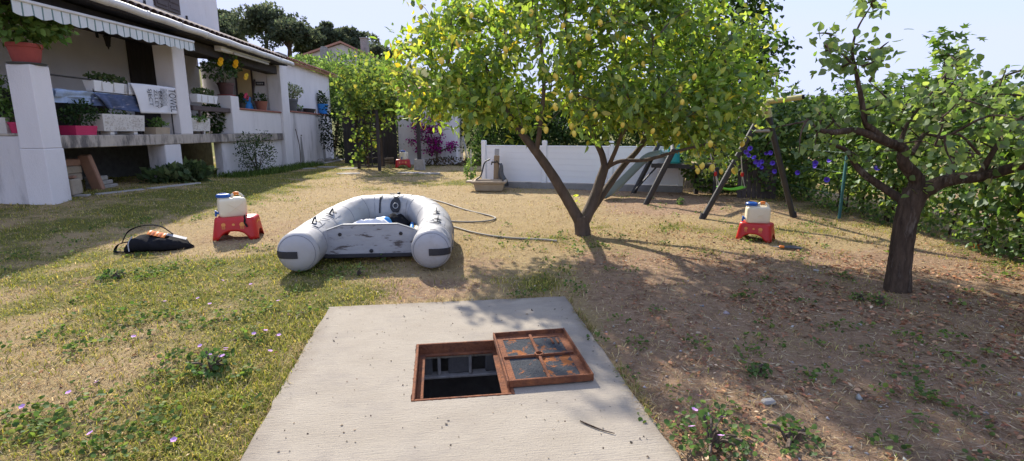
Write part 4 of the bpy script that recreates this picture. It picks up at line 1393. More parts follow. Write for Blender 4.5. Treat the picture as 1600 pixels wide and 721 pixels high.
def shrub(name, label, cat, loc, blobs, k, size, tm, pal, w=None, mat='soft', group=None, shell=.55, stems=7, bark='bark_dark', up=.5, flowers=None, jit=.2, trunk=None):
    """bush: stems from the foot into the crown, leaves through its volume"""
    root = thing(name, label, cat, loc, group=group)
    P, d = in_blobs(k, blobs, shell)
    nz = fbm(P[:, 0] * 3 + P[:, 2] * 2.1, P[:, 1] * 3 + P[:, 2] * 1.7, .9 / max(.3, np.mean(blobs[0][1])), 5)
    keep = nz > .36
    P, d = P[keep], d[keep]
    n = len(P)
    D = d * .7 + rng.normal(size=(n, 3)) * .7 + np.array([0, 0, up - .4])
    N = d * .5 + rng.normal(size=(n, 3)) * .6 + np.array([0, 0, .7])
    C = pick_cols(n, pal, w, jit)
    o = link_mesh('foliage', leaf_mesh('foliage', P, rng.uniform(.7, 1.25, n) * size, tm, C, M[mat], D, N), root)
    b = MB()
    for i in range(stems):
        e = P[rng.integers(n)] * .85
        r_ = trunk or max(.006, .02 * np.mean(blobs[0][1]))
        m_ = np.array([e[0] * .35, e[1] * .35, e[2] * .5])
        c = curve([(rng.normal() * .02, rng.normal() * .02, -.03), m_, e], 4)
        b.tube(c, list(np.linspace(r_, r_ * .3, len(c))), 6)
    b.obj('stems', M[bark], root)
    if flowers:
        nm, fk, fs, fpal, ftm = flowers
        for i in range(fk):
            p = P[rng.integers(n)]
            dd = p / max(np.linalg.norm(p), 1e-6)
            nn = 7
            ps = np.repeat(p[None] * 1.03, nn, axis=0)
            an = np.linspace(0, 2 * np.pi, nn, endpoint=False)
            Dd = np.c_[np.cos(an), -.5 + 0 * an, np.sin(an)]
            link_mesh(nm, leaf_mesh(nm, ps, fs, ftm, pick_cols(nn, fpal, None, .08), M['petal'], Dd, np.repeat(np.array([[.2, -1, .3]]), nn, axis=0)), root)
    return root

HEDGE_PAL = [(.075, .135, .032), (.11, .185, .042), (.16, .245, .05), (.26, .34, .075)]
def build_hedge():
    root = thing('climbing_hedge', 'tall tangled hedge with blue morning glory flowers behind the trees', 'hedge', (5.35, 4.2, .1))
    k = 30000
    t = rng.random(k)
    y = 11.5 * t ** 1.15 - 1.2
    top = 1.9 + .5 * (fbm(y, 0 * y, .7, 3) - .5) + .18 * sstep(3, 6, y)
    zz = rng.random(k) ** .85 * top
    bulge = .32 * (fbm(y, zz, 1.1, 8) - .5) + .22 * (fbm(y, zz, 3, 18) - .5) + .16 * np.sin(zz / top * 3.0)
    depth = rng.random(k) ** 2.0 * .85
    x = -.1 - bulge + depth + .14 * sstep(.5, 0, zz)
    # thin out in patches so that dark hollows show
    keep = (fbm(y * 1.0, zz, 2.6, 44) > .34) | (depth > .3)
    P = np.c_[x, y, zz][keep]
    n = len(P)
    D = rng.normal(size=(n, 3)) * .6 + np.array([-.5, -.2, -.35])
    N = rng.normal(size=(n, 3)) * .6 + np.array([-.45, -.1, .75])
    low = sstep(.7, .2, P[:, 2])
    C = pick_cols(n, HEDGE_PAL, [2.5, 3, 2.2, 1.2], .18)
    crown(root, P, rng.uniform(.05, .1, n) * (1 - .35 * low), HEART, C, D, N, M['leaf'], 200)
    b = MB()
    for i in range(40):
        y0 = rng.uniform(-1, 10)
        c = curve([(.3, y0, -.05), (.2 + rng.normal() * .15, y0 + rng.normal() * .2, .7), (.1 + rng.normal() * .2, y0 + rng.normal() * .4, 1.4), (rng.normal() * .2, y0 + rng.normal() * .5, 1.9)], 4)
        b.tube(c, list(np.linspace(.016, .004, len(c))), 5)
    b.obj('stems', M['bark_dark'], root)
    # morning glories
    prof = [(.006, -.05), (.008, -.03), (.016, -.012), (.034, 0), (.036, .001)]
    me = MB().lathe(prof, n=10, caps=False).mesh('flower', pmat('morning_glory_blue', (.09, .05, .52), (.14, .07, .55), 20, .7), 60)
    o0 = np.array(root.location)
    for u, v in ((1166, 238), (1172, 232), (1204, 239), (1182, 253), (1190, 253), (1186, 258), (1207, 255), (1274, 255), (1292, 281), (1273, 259), (1371, 262), (1246, 270), (1296, 250), (1178, 246), (1210, 268)):
        d = ray(u, v)
        p = EYE + d * ((5.02 - EYE[0]) / d[0])
        if u < 1220: p = EYE + d * (9.3 / d[1]) if p[1] > 9.3 else p
        aim = Vector((-.75, -.6, .25)) + Vector(rng.normal(size=3) * .3)
        o = link_mesh('flower', me, root, p - o0, aim.to_track_quat('Z', 'Y').to_euler(), (1.25, 1.25, 1.25))
    # far end of the hedge, turning behind the swing
    r2 = thing('creeper_mound', 'dark leafy creeper mound with blue flowers behind the swing seat', 'creeper', (4.35, 10.2, .28))
    P, d = in_blobs(5200, [((0, .3, .75), (1.0, .6, .8), 3), ((.9, -.3, .9), (.8, .7, .95), 2), ((.4, .2, 1.5), (.6, .5, .4), 1)], .6)
    P = P[P[:, 2] > 0]
    n = len(P)
    crown(r2, P, rng.uniform(.05, .09, n), HEART, pick_cols(n, HEDGE_PAL, [3, 3, 2, .8], .18), rng.normal(size=(n, 3)) * .6 + np.array([-.3, -.4, -.3]), rng.normal(size=(n, 3)) * .6 + np.array([-.3, -.4, .7]), M['leaf'], 0)
    b = MB()
    for i in range(9):
        e = P[rng.integers(n)]
        b.tube(curve([(rng.normal() * .3, .3, -.04), e * .6 + np.array([0, 0, .1]), e], 4), .01, 5)
    b.obj('stems', M['bark_dark'], r2)
    for u, v in ((1160, 236), (1180, 254), (1208, 256), (1170, 243), (1190, 262), (1197, 240)):
        p = PY(u, v, 9.5) - np.array(r2.location)
        aim = Vector((-.3, -.9, .25)) + Vector(rng.normal(size=3) * .3)
        link_mesh('flower', me, r2, p, aim.to_track_quat('Z', 'Y').to_euler(), (1.05, 1.05, 1.05))
build_hedge()

def build_fig():
    root = thing('fig_tree', 'fig tree with lobed leaves rising above the hedge at right', 'tree', (5.95, 7.6, .15))
    nodes0 = []
    b = MB()
    for e in ((-.35, -.5, 1.9), (-.15, -.6, 2.35), (-.1, .3, 2.0), (.3, 1.2, 1.9), (-.2, 1.5, 1.9)):
        c = curve([(0, 0, -.05), (e[0] * .4, e[1] * .4, 1.0), e], 5)
        b.tube(c, list(np.linspace(.05, .012, len(c))), 7)
        nodes0 += [np.array(p) for p in c[4:]]
    b.obj('trunk', M['bark'], root, smooth=60)
    tg = in_blobs(60, [((-.3, -.8, 1.85), (.6, .8, .3), 2), ((-.1, 1.2, 1.85), (.6, 1.2, .35), 2), ((-.2, -.55, 2.4), (.22, .25, .22), .6), ((-.3, 3.4, 1.9), (.5, 1.0, .3), 1)], .3)[0]
    b = MB()
    ends = grow(nodes0, list(tg), b, .012, .004)
    b.obj('twigs', M['bark'], root)['kind'] = 'stuff'
    P = np.concatenate([e + rng.normal(size=(13, 3)) * .1 for a, e in ends])
    n = len(P)
    crown(root, P, rng.uniform(.1, .17, n), LOBED, pick_cols(n, HEDGE_PAL, [2, 3, 2, 1]), rng.normal(size=(n, 3)) * .7 + np.array([-.2, -.2, -.2]), rng.normal(size=(n, 3)) * .4 + np.array([0, -.2, 1]), M['soft'], 120)
build_fig()

def build_wire_fence():
    root = thing('wire_fence', 'green wire fence on thin posts half hidden in the hedge', 'fence', (5.02, 4.2, .1))
    for y in (3.55, 6.2):
        z = Tg(4.98, 4.2 + y) - .1
        MB().box((0, y, z + .48), (.035, .035, 1.1), None, .004).obj('post', M['teal_post'], root)
    for z in (.35, .7, 1.0):
        MB().tube([(0, y, z + Tg(4.98, 4.2 + y) - .1) for y in (3.55, 6.2)], .002, 5).obj('wire', M['teal_post'], root)
build_wire_fence()

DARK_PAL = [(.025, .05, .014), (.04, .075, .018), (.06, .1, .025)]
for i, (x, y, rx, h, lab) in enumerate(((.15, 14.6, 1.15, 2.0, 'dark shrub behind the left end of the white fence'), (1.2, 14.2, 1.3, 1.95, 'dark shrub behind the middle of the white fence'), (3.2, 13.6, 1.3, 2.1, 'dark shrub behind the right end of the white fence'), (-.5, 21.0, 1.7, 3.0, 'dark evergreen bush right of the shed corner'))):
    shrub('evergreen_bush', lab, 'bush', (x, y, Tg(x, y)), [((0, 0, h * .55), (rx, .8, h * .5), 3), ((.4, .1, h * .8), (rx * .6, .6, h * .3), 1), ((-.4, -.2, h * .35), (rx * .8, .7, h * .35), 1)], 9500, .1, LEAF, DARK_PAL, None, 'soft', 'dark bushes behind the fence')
def build_back_tree():
    root = thing('mulberry_tree', 'tall dark-leaved tree rising behind the right of the lemon tree', 'tree', (4.55, 11.6, Tg(4.55, 11.6)))
    b = MB()
    nd = []
    for e in ((-.6, 0, 3.2), (.2, 0, 3.6), (.7, -.2, 3.0), (0, .4, 4.1)):
        c = curve([(0, 0, -.05), (e[0] * .25, e[1] * .3, 1.5), e], 6)
        b.tube(c, list(np.linspace(.11, .03, len(c))), 9)
        nd += [np.array(p) for p in c[6:]]
    b.obj('trunk', M['bark_dark'], root, smooth=60)
    tg = in_blobs(120, [((0, 0, 3.3), (1.2, .9, 1.2), 4), ((.7, -.1, 2.7), (.7, .6, .7), 2), ((-.7, 0, 2.8), (.9, .8, .8), 2), ((.25, 0, 4.3), (.6, .6, .5), 1)], .3)[0]
    b = MB()
    ends = grow(nd, list(tg), b, .016, .004)
    b.obj('twigs', M['bark_dark'], root)['kind'] = 'stuff'
    P = np.concatenate([a + (e - a) * rng.uniform(.4, 1.1, (30, 1)) + rng.normal(size=(30, 3)) * .13 for a, e in ends])
    n = len(P)
    crown(root, P, rng.uniform(.08, .13, n), HEART, pick_cols(n, [(.03, .06, .018), (.045, .085, .022), (.07, .12, .03)]), rng.normal(size=(n, 3)) * .7 + np.array([.2, -.2, -.4]), rng.normal(size=(n, 3)) * .5 + np.array([0, -.2, .8]), M['soft'], 0)
build_back_tree()

# ------------------------------------------------------------------ pines and the far house on the hillside
PINE_PAL = [(.06, .078, .05), (.085, .105, .06), (.115, .135, .075)]  # lightened so the needle colour carries some of the distant haze
def build_pine(u, vtop, vbase, y, wpx, lab, lean=0, seed=0):
    p = PY(u, vbase, y)
    top = PY(u, vtop, y)
    z0 = Tg(p[0], p[1])
    H = top[2] - z0
    W = wpx / 800 * y / 2 * 1.2
    root = thing('pine_tree', lab, 'tree', (p[0], y, z0 - .1), group='pines on the hillside')
    r2 = np.random.default_rng(seed)
    b = MB()
    tr = curve([(0, 0, -.2), (lean * .3, 0, H * .35), (lean, 0, H * .8)], 6)
    b.tube(tr, list(np.linspace(.32, .12, len(tr))), 8, jit=.08)
    b.obj('trunk', M['bark_dark'], root, smooth=60)
    puffs = []
    lb = MB()
    for i in range(24):
        a = r2.uniform(0, 6.28)
        rr = W * r2.uniform(.1, .85)
        hz = H * (.95 - .3 * (rr / W) ** 1.4 - .34 * r2.random())
        c = np.array([lean + rr * math.cos(a), rr * .8 * math.sin(a), hz])
        puffs.append((c, np.array([W * .36, W * .34, W * .23]) * r2.uniform(.75, 1.2), 1))
        lb.tube(curve([tr[int(len(tr) * r2.uniform(.45, .9))], c * .6 + np.array([lean * .4, 0, H * .28]), c], 4), [.12, .11, .1, .09, .08, .06, .05, .04, .03][:9], 5)
    lb.obj('limbs', M['bark_dark'], root)
    P, d = in_blobs(6500, puffs, .45)
    n = len(P)
    D = d * .6 + rng.normal(size=(n, 3)) * .6 + np.array([0, 0, .5])
    sz = y / 60
    link_mesh('crown', leaf_mesh('crown', P, rng.uniform(.22, .5, n) * sz, SMALL, pick_cols(n, PINE_PAL), M['soft'], D), root)
for a in ((415, 2, 84, 60, 92, 'tallest dark pine above the veranda roof, its crown highest of all', .6, 1), (358, 14, 84, 64, 62, 'pine right beside the upper house wall, leftmost of the row', -.5, 2), (452, 24, 84, 58, 62, 'dense rounded pine just right of the tallest pine', .3, 3),
          (487, 38, 84, 62, 36, 'slim pine above the veranda pillar, behind the far house chimney', 0, 4), (512, 36, 82, 66, 46, 'airy pine directly left of the far house gable peak', .4, 5), (540, 44, 82, 70, 64, 'low spreading pine behind the far house gable peak', .5, 6), (592, 72, 100, 55, 40, 'small green pine at the right of the far house chimney', 0, 7)):
    build_pine(*a)

def build_far_house():
    y = 46
    L, Rr, A_ = PY(462, 92, y), PY(586, 92, y), PY(533, 69, y)
    zb = Tg(L[0], y) - .5
    cx = A_[0]
    root = thing('hillside_house', 'pale gabled house with chimneys up on the hillside', 'house', (cx, y, zb))
    hl, hr, hz = L[0] - cx, Rr[0] - cx, A_[2] - zb
    el = L[2] - zb
    MB().prism([(hl, 0), (hr, 0), (hr, el), (0, hz), (hl, el)], 'y', 0, 7).obj('wall', M['far_wall'], root)
    rf = MB()
    for sx, e in ((hl, -1), (hr, 1)):
        rf.prism([(sx * 1.06, el - .1), (0, hz + .06), (0, hz + .22), (sx * 1.06, el + .06)], 'y', -.25, 7.2)
    rf = rf.obj('roof', M['tile'], root)
    c = PY(570, 72, y + 2)
    MB().box((c[0] - cx, 2, c[2] - zb - .4), (.62, .62, 2.0), None, .03).obj('chimney', M['conc_grey'], rf)
    MB().box((c[0] - cx, 2, c[2] - zb + .62), (.75, .75, .1), None, .02).obj('chimney_cap', M['conc_grey'], rf)
    c = PY(507, 86, y - 1)
    MB().box((c[0] - cx, -1, c[2] - zb - .5), (.55, .55, 2.0), None, .03).obj('chimney', M['conc_grey'], rf)
    MB().box((c[0] - cx, -1, c[2] - zb + .56), (.42, .42, .18), None, .02).obj('chimney_pot', M['conc_grey'], rf)
    c = PY(518, 84, y - 1)
    MB().tube([(c[0] - cx, -1, c[2] - zb - 1.2), (c[0] - cx, -1, c[2] - zb + .35)], .08, 8).obj('flue_pipe', M['hose'], rf)
build_far_house()
LIGHT_PAL = [(.12, .2, .05), (.18, .27, .07), (.25, .34, .1), (.09, .15, .04)]
for u, v, y, rx, rz, lab in ((478, 92, 30, 1.6, .9, 'light green bush rising behind the tiled lean-to roof'), (548, 104, 28, 2.2, 1.5, 'broad light green bush below the far house'), (600, 112, 27, 1.5, 1.4, 'light green bush right of the far house, behind the trellis'), (516, 110, 29, 1.4, 1.1, 'light green bush directly above the end of the tiled roof')):
    p = PY(u, v + 21, y)
    z = Tg(p[0], y)
    h = p[2] + rz - z
    shrub('hillside_bush', lab, 'bush', (p[0], y, z), [((0, 0, p[2] - z), (rx, 1.2, rz), 4), ((.5, -.2, p[2] - z - .9), (rx, 1.2, rz), 2)], 4200, .17, LEAF, LIGHT_PAL, None, 'soft', 'bushes on the hillside', .5, trunk=.06)

# ------------------------------------------------------------------ the house with its veranda
HA = np.array([-7.3, 8.1, 0.])
HROT = math.atan(.044)
HD = np.array([-math.sin(HROT), math.cos(HROT), 0]); HN = np.array([math.cos(HROT), math.sin(HROT), 0])
def H(u, v, off=0.0):
    """house axes (out from the front, along it, up) of what is seen there on the plane at off"""
    d = ray(u, v)
    t = ((HA + HN * off - EYE) @ HN) / (d @ HN)
    p = EYE + d * t
    return Vector((off, (p - HA) @ HD, p[2]))
def hw(p):
    """house axes to world"""
    return Vector(HA + HN * p[0] + HD * p[1] + np.array([0, 0, p[2]]))
house = thing('house', 'two-storey rendered house with raised veranda, pillars and awnings at left', 'house', HA, HROT)
def hbox(name, x0, x1, y0, y1, z0, z1, mat, bev=.008, parent=None):
    return MB().box(((x0 + x1) / 2, (y0 + y1) / 2, (z0 + z1) / 2), (x1 - x0, y1 - y0, z1 - z0), None, bev).obj(name, M[mat], parent or house)
FZ = 1.435
def build_house():
    # veranda floor and what carries it
    hbox('veranda_floor', -2.6, -.03, .3, 9.55, 1.22, FZ, 'floor_edge', .012)
    hbox('lower_wall', -6, -.38, .08, .28, .1, 1.43, 'render_low')
    hbox('foundation_wall', -2.6, -2.4, -.0, 9.5, .0, 1.215, 'conc_dark')  # dark concrete puts the shade of the underfloor void into its colour
    hbox('side_landing', -6, -.38, .06, .298, 1.431, 1.47, 'floor_edge')
    hbox('foundation_wall', -.32, -.12, 5.6, 9.55, .0, 1.215, 'render_low')
    pl = hbox('pillar', -.36, 0, -.02, .34, 1.235, 2.5, 'render', .012)
    hbox('pillar_foot', -.37, .012, -.03, .35, .2, 1.232, 'render', .012, pl)
    hbox('support_pillar', -.42, -.04, 3.08, 3.66, .1, 1.218, 'render_low', .015)
    hbox('pillar', -.46, -.04, 3.75, 4.22, FZ, 3.45, 'render', .012)
    hbox('short_pillar', -.45, -.03, 6.18, 6.62, FZ, 2.45, 'render', .012)
    tp = hbox('tall_pillar', -.44, .0, 9.62, 10.25, .1, 4.0, 'render', .012)
    hbox('pillar_cap', -.48, .04, 9.58, 10.29, 4.002, 4.07, 'conc_grey', .01, tp)
    hbox('parapet_wall', -.3, -.08, 6.63, 9.61, FZ, 2.1, 'render')
    hbox('parapet_coping', -.34, -.04, 6.63, 9.61, 2.102, 2.15, 'coping')
    # rooms behind
    bw = hbox('back_wall', -2.85, -2.6, -6, 9.6, 1.0, 3.9, 'wall_inner', 0)
    a, c = H(206, 135, -2.58), H(249, 66, -2.58)
    hbox('door_curtain', -2.6, -2.56, a.y, c.y, FZ + .01, c.z, 'dark_wood', .01)
    ew = hbox('end_wall', -2.6, -.46, 9.7, 9.85, FZ, 3.75, 'wall_inner', 0)
    for u0, u1, nm in ((373, 391, 'sunlit_opening_panel'),):  # flat panel coloured as the sunlit cream wall beyond an opening
        d0, d1 = ray(u0, 150), ray(u1, 105)
        def on_end(d):
            nrm = HD; t = ((HA + HD * 9.68 - EYE) @ nrm) / (d @ nrm); p = EYE + d * t - HA
            return p @ HN, p[2]
        q0, q1 = on_end(d0), on_end(d1)
        dr = MB().box(((q0[0] + q1[0]) / 2, 9.675, (FZ + q1[1]) / 2), (q1[0] - q0[0], .04, q1[1] - FZ), None, .006).obj(nm, M['cream_wall'], house)
        for x_ in (q0[0] - .03, q1[0] + .03):
            MB().box((x_, 9.66, (FZ + q1[1]) / 2), (.05, .05, q1[1] - FZ), None, .005).obj('door_frame', M['shutter'], dr)
        s0_, s1_ = on_end(ray(400, 134)), on_end(ray(413, 128))
        sg = MB().box(((s0_[0] + s1_[0]) / 2, 9.675, (s0_[1] + s1_[1]) / 2), (s1_[0] - s0_[0], .03, s1_[1] - s0_[1]), None, .004).obj('wall_plaque', M['ink'], house)
        sg['label'] = 'small dark wall plaque'
        for k, (xx, ww) in enumerate(((.2, .12), (.36, .1), (.55, .2), (.78, .14))):
            MB().box((s0_[0] + (s1_[0] - s0_[0]) * xx, 9.657, (s0_[1] + s1_[1]) / 2), ((s1_[0] - s0_[0]) * ww, .004, .05)).obj('plaque_mark', M['hypalon'], sg)
        c0_, c1_ = on_end(ray(394, 160)), on_end(ray(396, 100))
        MB().tube([(c0_[0], 9.64, 2.2), (c1_[0], 9.64, 3.2)], .03, 8).obj('downpipe', M['shutter'], house)
    # roof over the veranda
    rf = MB().prism([(.34, 3.79), (-1.25, 4.47), (-1.25, 4.37), (.30, 3.70)], 'y', -1.2, 9.6).obj('veranda_roof', M['tile_old'], house)
    MB().prism([(.28, 3.62), (.28, 3.685), (-2.6, 3.93), (-2.6, 3.85)], 'y', -1.2, 9.6).obj('eaves_boarding', M['dark_wood'], rf)
    hbox('fascia_beam', -.44, -.08, -1.2, 9.6, 3.36, 3.62, 'dark_wood', .01)
    tile = MB().grid(8, 3, lambda a_, b_: (.37 - .45 * b_, .105 * math.cos(math.pi * a_), 3.79 + .075 * math.sin(math.pi * a_) + .195 * b_)).mesh('eaves_tile', M['tile_old'], 60)
    for k in range(49):
        o = link_mesh('eaves_tile', tile, rf, (0, -1.08 + k * .217, 0))
    gt = MB()
    n_ = 60
    gt.tube([(.42, -1.2 + 10.85 * i / n_, 3.69 + .006 * math.sin(i * .9)) for i in range(n_ + 1)], .072, 12)
    gt = gt.obj('gutter', M['gutter'], house, smooth=50)
    for k in range(10):
        MB().tube([(.42, -.9 + k * 1.05, 3.69), (.42, -.85 + k * 1.05, 3.69)], .08, 12).obj('gutter_joint', M['gutter'], gt, smooth=50)
    # upper storey
    e = H(341, 25, -1.25).y
    hbox('upper_wall', -6, -1.25, -1.0, e, 3.95, 5.75, 'render', .02)
    a, c = H(228, 22, -1.25), H(277, 0, -1.25)
    wz = a.z + .28
    wd = hbox('window', -1.3, -1.235, a.y + .35, c.y, wz, wz + 1.3, 'shutter', .006)
    for q in (0, 1):
        y0 = a.y + .36 + q * (c.y - a.y - .36) / 2
        sh = hbox('shutter', -1.232, -1.195, y0, y0 + (c.y - a.y - .38) / 2, wz - .02, wz + 1.3, 'shutter', .006, wd)
        for k in range(8):
            hbox('louvre', -1.193, -1.18, y0 + .05, y0 + (c.y - a.y - .38) / 2 - .05, wz + .06 + k * .15, wz + .13 + k * .15, 'shutter', .004, wd)
    for uu, vv in ((225, 4), (291, 28)):
        p = H(uu, vv, -1.24)
        hbox('shutter_hook', -1.25, -1.2, p.y - .015, p.y + .015, p.z - .07, p.z + .05, 'black_metal', .004)
    # lean-to on the right: wall with a ledge and a tiled edge
    hbox('side_wall', -.75, -.36, 10.26, 16.2, .05, 3.96, 'render')
    lw = hbox('ledge_wall', -.35, -.02, 10.26, 15.1, .05, 2.16, 'render_low')
    for k in range(16):
        hbox('coping_brick', -.37, .03, 10.28 + k * .3, 10.28 + k * .3 + .288, 2.163, 2.21, 'coping', .006, lw)
    for uu in (470, 505):
        p = H(uu, 212, -.02)
        MB().tube([(-.1, p.y, p.z), (.02, p.y, p.z)], .03, 8).obj('weep_pipe', M['conc_grey'], lw)
        MB().prism([(p.y - .05, p.z - .05), (p.y + .05, p.z - .05), (p.y + .2, .5), (p.y + .16, .25), (p.y - .14, .25), (p.y - .16, .6)], 'x', -.03, -.017).obj('damp_stain', M['conc_grey'], lw)
    r2 = MB().prism([(-.14, 3.99), (-3.5, 5.1), (-3.5, 5.0), (-.18, 3.93)], 'y', 10.3, 16.7).obj('side_roof', M['tile'], house)
    tl = MB()
    tl.grid(8, 3, lambda a_, b_: (-.08 - .4 * b_, .1 * math.cos(math.pi * a_), 4.0 + .075 * math.sin(math.pi * a_) + .13 * b_))
    tl = tl.mesh('roof_tile', M['tile'], 60)
    for k in range(31):
        o = link_mesh('roof_tile', tl, r2, (random.uniform(-.015, .015), 10.42 + k * .205, random.uniform(-.008, .008)))
        o.modifiers.new('t', 'SOLIDIFY').thickness = .016
    # lamp on the veranda wall
    p = H(157, 52, -2.5)
    lp = thing('wall_lantern', 'dark iron lantern on the veranda wall under the striped awning', 'lantern', hw(p), HROT)
    MB().tube(curve([(-.1, 0, .02), (0, 0, .1), (.1, 0, .06), (.14, 0, -.02)], 5), .014, 6).obj('bracket', M['black_metal'], lp)
    MB().box((-.09, 0, .0), (.02, .09, .22), None, .006).obj('wall_plate', M['black_metal'], lp)
    MB().lathe([(.02, .0), (.1, -.06), (.09, -.07)], (.14, 0, -.02), 6).obj('lamp_roof', M['black_metal'], lp)
    MB().lathe([(.085, -.07), (.05, -.27)], (.14, 0, -.02), 6).obj('lamp_body', M['black_metal'], lp)
    MB().lathe([(.06, -.27), (.02, -.31), (.01, -.36)], (.14, 0, -.02), 6).obj('finial', M['black_metal'], lp)
    # dark garden sofa against the back wall
    sf = thing('veranda_sofa', 'long dark sofa standing at the back of the veranda', 'sofa', hw((-2.0, 2.2, FZ)), HROT)
    MB().box((0, 0, .2), (.8, 3.2, .4), None, .03).obj('seat', M['dark_wood'], sf)
    MB().box((-.36, 0, .62), (.14, 3.2, .5), None, .04).obj('backrest', M['dark_wood'], sf)
    for s in (-1, 1): MB().box((0, s * 1.53, .45), (.8, .14, .5), None, .03).obj('armrest', M['dark_wood'], sf)
    # rail between the pillars
    rl = thing('towel_rail', 'thin black metal rail between the first two veranda pillars', 'rail', hw((-.2, .34, FZ)), HROT)
    MB().tube([(0, .0, .97), (0, 3.4, .99)], .014, 8).obj('top_rail', M['black_metal'], rl)
    for y in (.02, 1.14, 2.26, 3.39): MB().tube([(0, y, 0), (0, y, .97)], .012, 8).obj('rail_post', M['black_metal'], rl)
build_house()

# awnings
def build_awnings():
    a, c = H(30, 0, .42), H(302, 66, .42)
    s0_, s1_ = a.y - .15, c.y
    sl = (c.z - a.z) / (c.y - a.y)
    z_ = lambda s: a.z + sl * (s - a.y)
    t = thing('striped_awning', 'striped awning with scalloped valance over the left of the veranda', 'awning', hw((0, 0, 0)), HROT)
    MB().bar((.42, s0_, z_(s0_)), (.42, s1_, z_(s1_)), .06, .05, (0, 0, 1), .012).obj('front_bar', M['gutter'], t)
    k = int((s1_ - s0_) / .02)
    v = MB()
    rows = 3
    for i in range(k + 1):
        s = s0_ + (s1_ - s0_) * i / k
        ph = (s / .34) % 1
        dep = .15 + .035 * math.sin(math.pi * ph)
        for j in range(rows):
            v.v.append((.43 + .008 * math.sin(s * 14) * j / 2, s, z_(s) - .025 - dep * j / (rows - 1)))
    v.f = [(i * rows + j, (i + 1) * rows + j, (i + 1) * rows + j + 1, i * rows + j + 1) for i in range(k) for j in range(rows - 1)]
    v.obj('valance', M['awning'], t, smooth=60)
    MB().grid(12, 4, lambda p, q: (.4 - .75 * q, s0_ + (s1_ - s0_) * p, z_(s0_ + (s1_ - s0_) * p) + .02 + .12 * q)).obj('awning_cloth', M['awning'], t, smooth=60)
    MB().bar((-.3, 1.2, z_(1.2) + .09), (.4, 1.2, z_(1.2) - .0), .05, .04).obj('folding_arm', M['gutter'], t)
    MB().bar((-.3, 3.4, z_(3.4) + .09), (.4, 3.4, z_(3.4) - .0), .05, .04).obj('folding_arm', M['gutter'], t)
    a, c = H(340, 75, .08), H(420, 98, .08)
    t = thing('rolled_awning', 'rolled-up white awning under the eaves beside the tall pillar', 'awning', hw((0, 0, 0)), HROT)
    MB().tube([(.08, a.y + .3, a.z), (.08, c.y, a.z + .1)], .075, 12).obj('awning_roll', M['pvc'], t, smooth=50)
    MB().box((.05, a.y + .2, a.z + .05), (.2, .28, .22), None, .02).obj('end_bracket', M['pvc'], t)
    MB().box((.16, (a.y + c.y) / 2 + .2, a.z - .04), (.05, c.y - a.y - .9, .06), None, .01).obj('front_bar', M['gutter'], t)
build_awnings()

# towels on the rail
def cloth(name, cs, off, mat, label, amp=.03, freq=7, fold=.05):
    """cloth hanging on the plane at off between four seen corners (tl, tr, br, bl)"""
    q = [H(u, v, off) for u, v in cs]
    o = hw(q[3])
    t = thing(name, label, 'towel', o, HROT)
    b = MB()
    nu, nv = 40, 16
    def fn(a_, b_):
        top, bot = q[0].lerp(q[1], a_), q[3].lerp(q[2], a_)
        p = top.lerp(bot, b_) - q[3]
        p.x += amp * b_ ** .6 * math.sin(a_ * freq * 2 + .9 * math.sin(a_ * 5)) + .02 * math.sin(b_ * 4 + a_ * 3)
        p.z += .012 * math.sin(a_ * freq * 1.7) * (1 - b_) * .6
        return p
    b.grid(nu, nv, fn)
    ob = b.obj('cloth', M[mat], t, smooth=70)
    md = ob.modifiers.new('t', 'SOLIDIFY'); md.thickness = .006
    # the turned-over part behind the rail
    MB().grid(nu, 5, lambda a_, b_: q[0].lerp(q[1], a_) - q[3] + Vector((-.035 - .01 * b_, 0, .006 - .22 * b_))).obj('back_flap', M[mat], t, smooth=70)
    return t, q
cloth('beach_towel', ((84, 139), (172, 147), (170, 155), (86, 151)), -.16, 'towel_blue', 'pale blue and white towel rolled over the veranda rail', .03, 9)
cloth('patterned_cloth', ((146, 146), (214, 151), (220, 176), (170, 170)), -.13, 'towel_dark', 'dark blue patterned cloth hanging left of the white towel', .035, 8)
tw, tq = cloth('white_towel', ((203, 130), (293, 140), (299, 179), (221, 177)), -.08, 'towel', 'white beach towel with black TOWEL lettering on the veranda rail', .012, 3)
def text_mesh(s, size, mat):
    c = bpy.data.curves.new('lettering', 'FONT')
    c.body = s
    c.size = size
    o = bpy.data.objects.new('lettering', c)
    col.objects.link(o)
    dg = bpy.context.evaluated_depsgraph_get()
    me = bpy.data.meshes.new_from_object(o.evaluated_get(dg))
    bpy.data.objects.remove(o)
    me.materials.clear(); me.materials.append(mat)
    return me
def towel_print():
    o = tq[3]
    def put(me, u, v, sx=1.0, sy=1.0):
        p = H(u, v, -.035) - o
        ob = link_mesh('lettering', me, tw)
        # text runs downwards, tops of the letters to the right
        ob.matrix_basis = Matrix(((0, 0, 1, p.x), (0, sy, 0, p.y), (-sx, 0, 0, p.z), (0, 0, 0, 1)))
        return ob
    big = text_mesh('TOWEL', .34, M['ink'])
    put(big, 263, 139, .42, 1.05)
    for s, u, v in (('EN  A', 247.5, 142), ('ZLLEY', 240, 140), ('SJECT', 231, 138.5)):
        put(text_mesh(s, .17, M['ink']), u, v, .82, .95)
    for k in range(5):
        b = MB()
        p0, p1 = H(251 + k * 2.1, 138.5 + k * .3, -.03) - o, H(252.5 + k * 2.1, 166, -.03) - o
        pts = [p0.lerp(p1, t_) + Vector((0, .012 * math.sin(t_ * 26), 0)) for t_ in np.linspace(0, 1, 40)]
        b.add([q_ + Vector((0, d_, 0)) for q_ in pts for d_ in (-.008, .008)], [(2 * i, 2 * i + 1, 2 * i + 3, 2 * i + 2) for i in range(39)])
        b.obj('wavy_line', M['ink'], tw)
towel_print()

